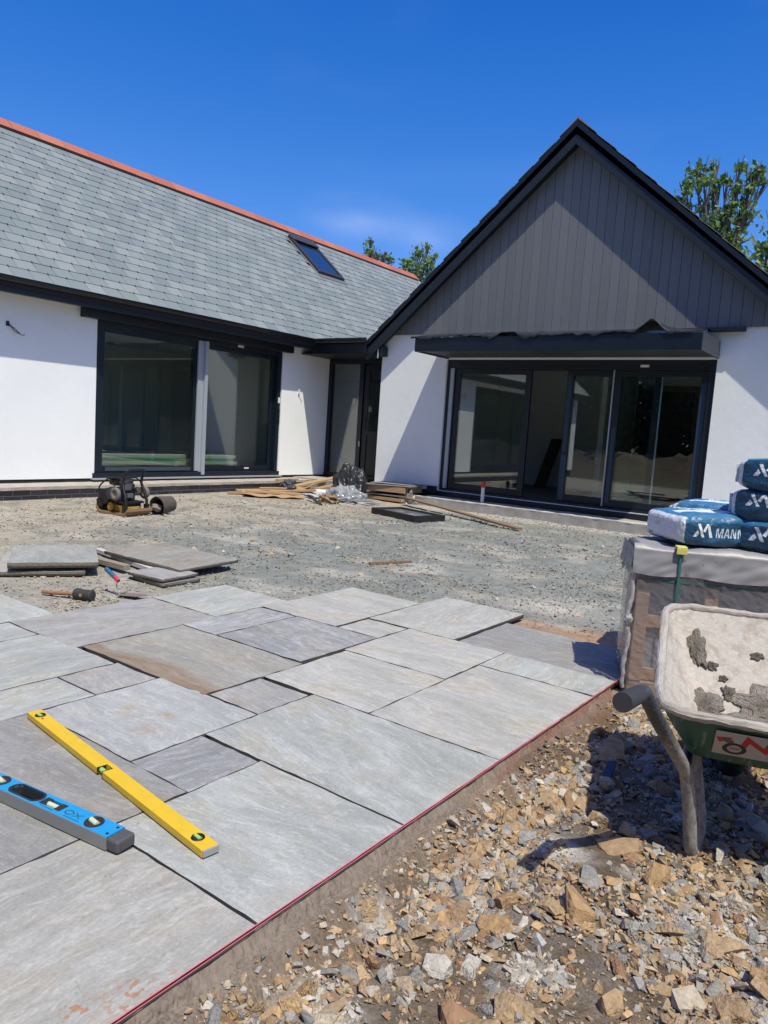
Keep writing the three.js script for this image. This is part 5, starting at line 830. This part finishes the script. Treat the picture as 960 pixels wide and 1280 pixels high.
  { const t = thing('foil_roll', 'white wrapped roll lying by the clear plastic', 'roll', onG(-8.02, -9.42, 0.055), 0.52); add('roll', rod([-0.24, 0, 0], [0.24, 0, 0], 0.052, 0.052, 20), mat([0.68, 0.69, 0.70], 0.5), t); add('foil_end', [rod([-0.34, 0, 0], [-0.241, 0, 0], 0.04, 0.05, 16)], mat([0.3, 0.3, 0.31], 0.3, { metalness: 0.5 }), t); }
  const cardStack = [['lowest brown board of the flat stack at the white wall', 0.02, 0.82, 0.5, M.card, 0.05], ['dark board second from the bottom of the flat stack', 0.10, 0.8, 0.5, M.cardGrey, 0.02], ['thick brown board in the middle of the flat stack', 0.165, 0.78, 0.52, M.card, 0.09], ['grey topped board on top of the flat stack', 0.262, 0.92, 0.55, M.cardGrey, 0.016], ['loose grey sheet across the top of the flat stack', 0.285, 0.8, 0.5, mat([0.24, 0.23, 0.23], 0.8), 0.008]];
  cardStack.forEach(([label, h, w, d, m, th], i) => { const o = add('packing_board', muv(new RoundedBoxGeometry(w, th, d, 1, 0.003)), m); o.position.set(...onG(-7.02 + (i === 3 ? 0.02 : 0.01 * i), -10.16 + (i === 4 ? -0.1 : 0), h + th / 2)); o.rotation.set(0, 0.05 * (i - 2), i === 3 ? 0.03 : 0.012, 'YXZ'); tag(o, label, 'packing board'); });
  { const t = thing('frame_tray', 'black window frame with its pane lying flat on the gravel', 'window frame', onG(-5.54, -8.41, 0.0), 0.0); t.rotation.set(0.0, -0.30, 0, 'YXZ');
    add('frame', [lim(-0.47, 0.47, 0, 0.085, -0.27, -0.23, 0.004), lim(-0.47, 0.47, 0, 0.085, 0.23, 0.27, 0.004), lim(-0.47, -0.43, 0, 0.085, -0.23, 0.23, 0.004), lim(0.43, 0.47, 0, 0.085, -0.23, 0.23, 0.004)], M.black, t);
    add('pane', lim(-0.43, 0.43, 0.045, 0.06, -0.23, 0.23), phys([0.42, 0.45, 0.47], 0.03, { clearcoat: 1 }), t); }
  tag(add('timber_strip', muv(bar([-6.46, 0.11, -9.72], [-3.96, 0.02, -8.60], 0.10, 0.022)), M.timberBrown), 'long brown timber strip lying from the concrete base onto the gravel', 'timber strip');
  tag(add('stick', muv(bar([-3.79, -0.02, -5.20], [-3.61, -0.02, -5.60], 0.028, 0.018)), M.timberBrown), 'short brown stick alone on the grey gravel', 'stick');
  { const t = thing('digging_tool', 'bent dark iron tool lying beside a clod near the timber heap', 'hand tool', [0, 0, 0]); add('shaft', tube([[-7.62, 0.05, -8.72], [-7.45, 0.055, -8.62], [-7.25, 0.035, -8.45], [-6.98, 0.0, -8.28]], 0.022, 30, 8), mat([0.05, 0.05, 0.052], 0.6), t); }
  { const g = new THREE.SphereGeometry(0.13, 30, 20); rough(g, 0.05, 12, 3); g.scale(1.2, 0.7, 0.9); const o = add('earth_clod', g, mat([0.24, 0.18, 0.11], 0.98)); o.position.set(...onG(-7.2, -8.72, 0.04)); tag(o, 'brown clod of earth beside the dark iron tool', 'clod'); }
  { const t = thing('sealant_tube', 'white sealant tube with red cap standing at the sliding door', 'sealant tube', [-5.40, 0.118, -10.28]); add('tube', new THREE.CylinderGeometry(0.028, 0.028, 0.24, 20).translate(0, 0.12, 0), mat([0.62, 0.66, 0.72], 0.4), t); add('cap', [new THREE.CylinderGeometry(0.034, 0.036, 0.085, 18).translate(0, 0.283, 0)], mat([0.60, 0.03, 0.03], 0.4), t); }
  { const g = new RoundedBoxGeometry(0.035, 0.012, 0.16, 1, 0.003); const o = add('plastic_strip', g, mat([0.02, 0.045, 0.085], 0.5)); o.position.set(-0.80, groundY(-0.8, -2.72) + 0.03, -2.70); o.rotation.set(0.3, 0.1, 0.3); tag(o, 'dark blue plastic strip on the rubble in the barrow\'s shadow', 'plastic strip'); }
}
// inside the rooms
{
  const cols = [mat([0.10, 0.24, 0.13], 0.6), mat([0.45, 0.42, 0.33], 0.8)];
  ['lowest', 'second lowest', 'third lowest', 'third highest', 'second highest', 'topmost'].forEach((w, i) => { const o = add('stacked_board', box(0.9, 0.05, 2.7, 0.004), cols[i % 2]); o.position.set(-10.17 + 0.03 * n2(i, 1), 0.235 + i * 0.052, -7.75 + 0.12 * n2(i, 4)); o.rotation.y = 0.03 * n2(i, 7); tag(o, w + ' board of the green and cream stack inside the left window', 'board'); });
  const o = add('leaning_plank', muv(bar([-6.05, 0.2, -13.9], [-5.98, 1.18, -14.42], 0.24, 0.03)), M.timberDark); tag(o, 'dark plank leaning on the wall inside the open sliding door', 'plank');
}
// ---------------------------------------------------------------- trees
const leafM = phys(0xffffff, 0.85, { vertexColors: true, transmission: 0.45, thickness: 0, side: THREE.DoubleSide }), bark = mat([0.13, 0.105, 0.08], 0.95);
function tree(name, label, cat, base, H, clumps, leaf, seed, col, per = 260, group) { // clumps: [x, y, z, r] relative to the base
  const r = mulberry(seed), t = thing(name, label, cat, base, 0, group), limbs = [], P = [], C = [], I = [];
  limbs.push(rod([0, -0.3, 0], [0.1, H * 0.28, 0.05], H * 0.024, H * 0.019, 10), rod([0.1, H * 0.28, 0.05], [0, H * 0.52, 0], H * 0.019, H * 0.012, 10));
  clumps.forEach(([x, y, z, R], ci) => {
    const y0 = Math.min(H * 0.5, y * 0.62), m = [x * 0.45 + 0.3 * (r() - 0.5), lerp(y0, y, 0.5), z * 0.45 + 0.3 * (r() - 0.5)];
    limbs.push(rod([0, y0 * 0.9, 0], m, H * 0.008, H * 0.006, 6), rod(m, [x, y, z], H * 0.006, H * 0.0022, 6));
    for (let k = 0; k < 5; k++) { const q = [x + (r() - 0.5) * 1.7 * R, y + (r() - 0.3) * 1.5 * R, z + (r() - 0.5) * 1.7 * R]; limbs.push(rod([lerp(m[0], x, 0.7), lerp(m[1], y, 0.7), lerp(m[2], z, 0.7)], q, H * 0.0025, H * 0.001, 5)); }
    const tone = 0.75 + 0.5 * r();
    for (let k = 0; k < per * R * R; k++) {
      const v = new THREE.Vector3(r() - 0.5, r() - 0.5, r() - 0.5).normalize(), q = R * Math.pow(r(), 0.45) * (0.72 + 0.5 * n3(v.x * 2 + ci, v.y * 2, v.z * 2));
      const c = new THREE.Vector3(x, y, z).addScaledVector(v, q), a = new THREE.Vector3(r() - 0.5, r() - 0.5, r() - 0.5).normalize(), b = new THREE.Vector3(r() - 0.5, r() * 0.6 - 0.5, r() - 0.5).cross(a).normalize(), s = leaf * (0.6 + 0.8 * r());
      const k0 = P.length / 3, n = new THREE.Vector3().crossVectors(a, b);
      for (const [i, j, h] of [[-1, 0, 0], [0, -0.5, 0.2], [1, 0, 0], [0, 0.5, 0.2]]) { const w = c.clone().addScaledVector(a, i * s).addScaledVector(b, j * s).addScaledVector(n, h * s); P.push(w.x, w.y, w.z); const f = tone * (0.75 + 0.5 * ((k * 13) % 17) / 17); C.push(col[0] * f, col[1] * f, col[2] * f); }
      I.push(k0, k0 + 1, k0 + 3, k0 + 1, k0 + 2, k0 + 3);
    }
  });
  add('trunk', limbs, bark, t);
  const g = new THREE.BufferGeometry(); g.setAttribute('position', new THREE.Float32BufferAttribute(P, 3)); g.setAttribute('color', new THREE.Float32BufferAttribute(C, 3)); g.setIndex(I); g.computeVertexNormals(); add('crown', g, leafM, t);
  return t;
}
{
  const oak = [0.14, 0.245, 0.05], light = [0.18, 0.30, 0.06];
  tree('oak_tree', 'open branched tree rising behind the right slope of the gable', 'tree', [-5.4, -0.3, -23.4], 9.6, [[-1.1, 8.75, 0.1, 0.2], [-0.1, 9.05, 0.1, 0.2], [1.1, 9.0, 0, 0.2], [0.6, 8.45, 0, 0.25], [-0.75, 9.45, 0.1, 0.42], [-0.45, 9.05, 0.3, 0.46], [-0.35, 9.6, 0, 0.25], [-0.95, 9.0, 0.2, 0.34], [-0.85, 8.45, 0.2, 0.30], [-0.45, 8.45, 0, 0.32], [-0.25, 8.75, 0, 0.22], [0.12, 9.15, 0.1, 0.24], [0.45, 9.45, 0, 0.30], [0.80, 9.2, 0, 0.36], [0.95, 9.25, 0.1, 0.28], [0.45, 8.8, 0.2, 0.35], [0.75, 8.75, 0.1, 0.3], [0.3, 8.3, 0.2, 0.42], [0.75, 8.15, 0.1, 0.4], [-0.1, 7.95, 0.2, 0.5], [0.4, 7.6, 0, 0.7], [-0.5, 7.5, 0, 0.7], [0.2, 6.9, 0, 0.9], [-0.4, 6.5, 0, 0.9], [-0.85, 7.85, 0.3, 0.2]], 0.095, 5, oak, 460);
  tree('oak_tree', 'full leafy tree low at the right edge behind the gable', 'tree', [-3.4, -0.3, -22.6], 8.0, [[-0.3, 7.4, 0, 0.55], [0.25, 7.75, 0.2, 0.6], [0.9, 8.0, 0, 0.8], [-0.55, 6.9, 0, 0.6], [-0.2, 6.2, 0, 0.9], [0.7, 6.8, 0, 0.9], [1.4, 6.8, 0, 0.8], [-0.9, 6.0, 0, 0.7], [0.6, 5.6, 0, 1]], 0.09, 8, light, 440);
  tree('ash_tree', 'light green tree filling the gap between the two roofs', 'tree', [-16.75, -0.3, -25.0], 8.4, [[-0.5, 8.05, 0, 0.42], [0.0, 8.35, 0.1, 0.40], [0.38, 8.62, 0, 0.26], [0.5, 8.0, 0.1, 0.45], [-0.1, 7.7, 0, 0.6], [0.55, 7.5, 0, 0.5], [-0.55, 7.5, 0, 0.5], [0.0, 6.9, 0, 0.8], [0.75, 8.25, 0, 0.16], [-0.75, 8.2, 0, 0.16]], 0.08, 15, light, 620);
  tree('ash_tree', 'smaller dark green tree top showing just above the red ridge tiles', 'tree', [-18.2, -0.3, -24.0], 8.6, [[-0.25, 8.75, 0, 0.24], [-0.2, 8.35, 0.1, 0.36], [0.15, 8.15, 0, 0.32], [0.5, 8.1, 0, 0.3], [0.75, 8.0, 0, 0.28], [-0.4, 7.8, 0, 0.5], [0.3, 7.6, 0, 0.6]], 0.08, 23, [0.125, 0.215, 0.05], 620);
  // what stands behind the photographer, seen only in the glass
  const big = (s) => { const r = mulberry(s), l = []; for (let i = 0; i < 44; i++) l.push([(r() - 0.5) * 6, 0.8 + 6.6 * r(), (r() - 0.5) * 4, 1.0 + 0.8 * r()]); return l; };
  const t0 = tree('hedgerow_tree', 'dark hedgerow tree reflected in the glass of the gable doors', 'tree', [-12, -0.2, 15], 8.4, big(31), 0.2, 33, [0.03, 0.048, 0.015], 190, 'hedgerow trees mirrored in the glass');
  for (let i = 1; i < 15; i++) { const c = t0.clone(); c.name = numbered('hedgerow_tree'); c.position.set(-12 + i * 4.4, -0.2, 15 + 2 * n2(i, 3)); c.rotation.y = i * 1.3; c.scale.setScalar(0.85 + 0.3 * ((i * 7) % 5) / 5); scene.add(c); }
  const g = new THREE.PlaneGeometry(40, 6, 120, 24); g.rotateX(-Math.PI / 2); const p = g.attributes.position; for (let i = 0; i < p.count; i++) { const x = p.getX(i), z = p.getZ(i); p.setY(i, 1.15 * Math.exp(-(z * z) / 3) * (0.8 + 0.5 * fbm(x * 0.5, z * 0.7, 4)) - 0.12); } g.computeVertexNormals();
  const b = add('earth_bank', g, mat([0.10, 0.078, 0.052], 0.98, { bumpMap: gravelBump, bumpScale: 0.03 })); b.position.set(4, 0, 9.5); tag(b, 'bank of dug earth behind the yard', null, null, 'structure');
}
renderer.render(scene, camera);
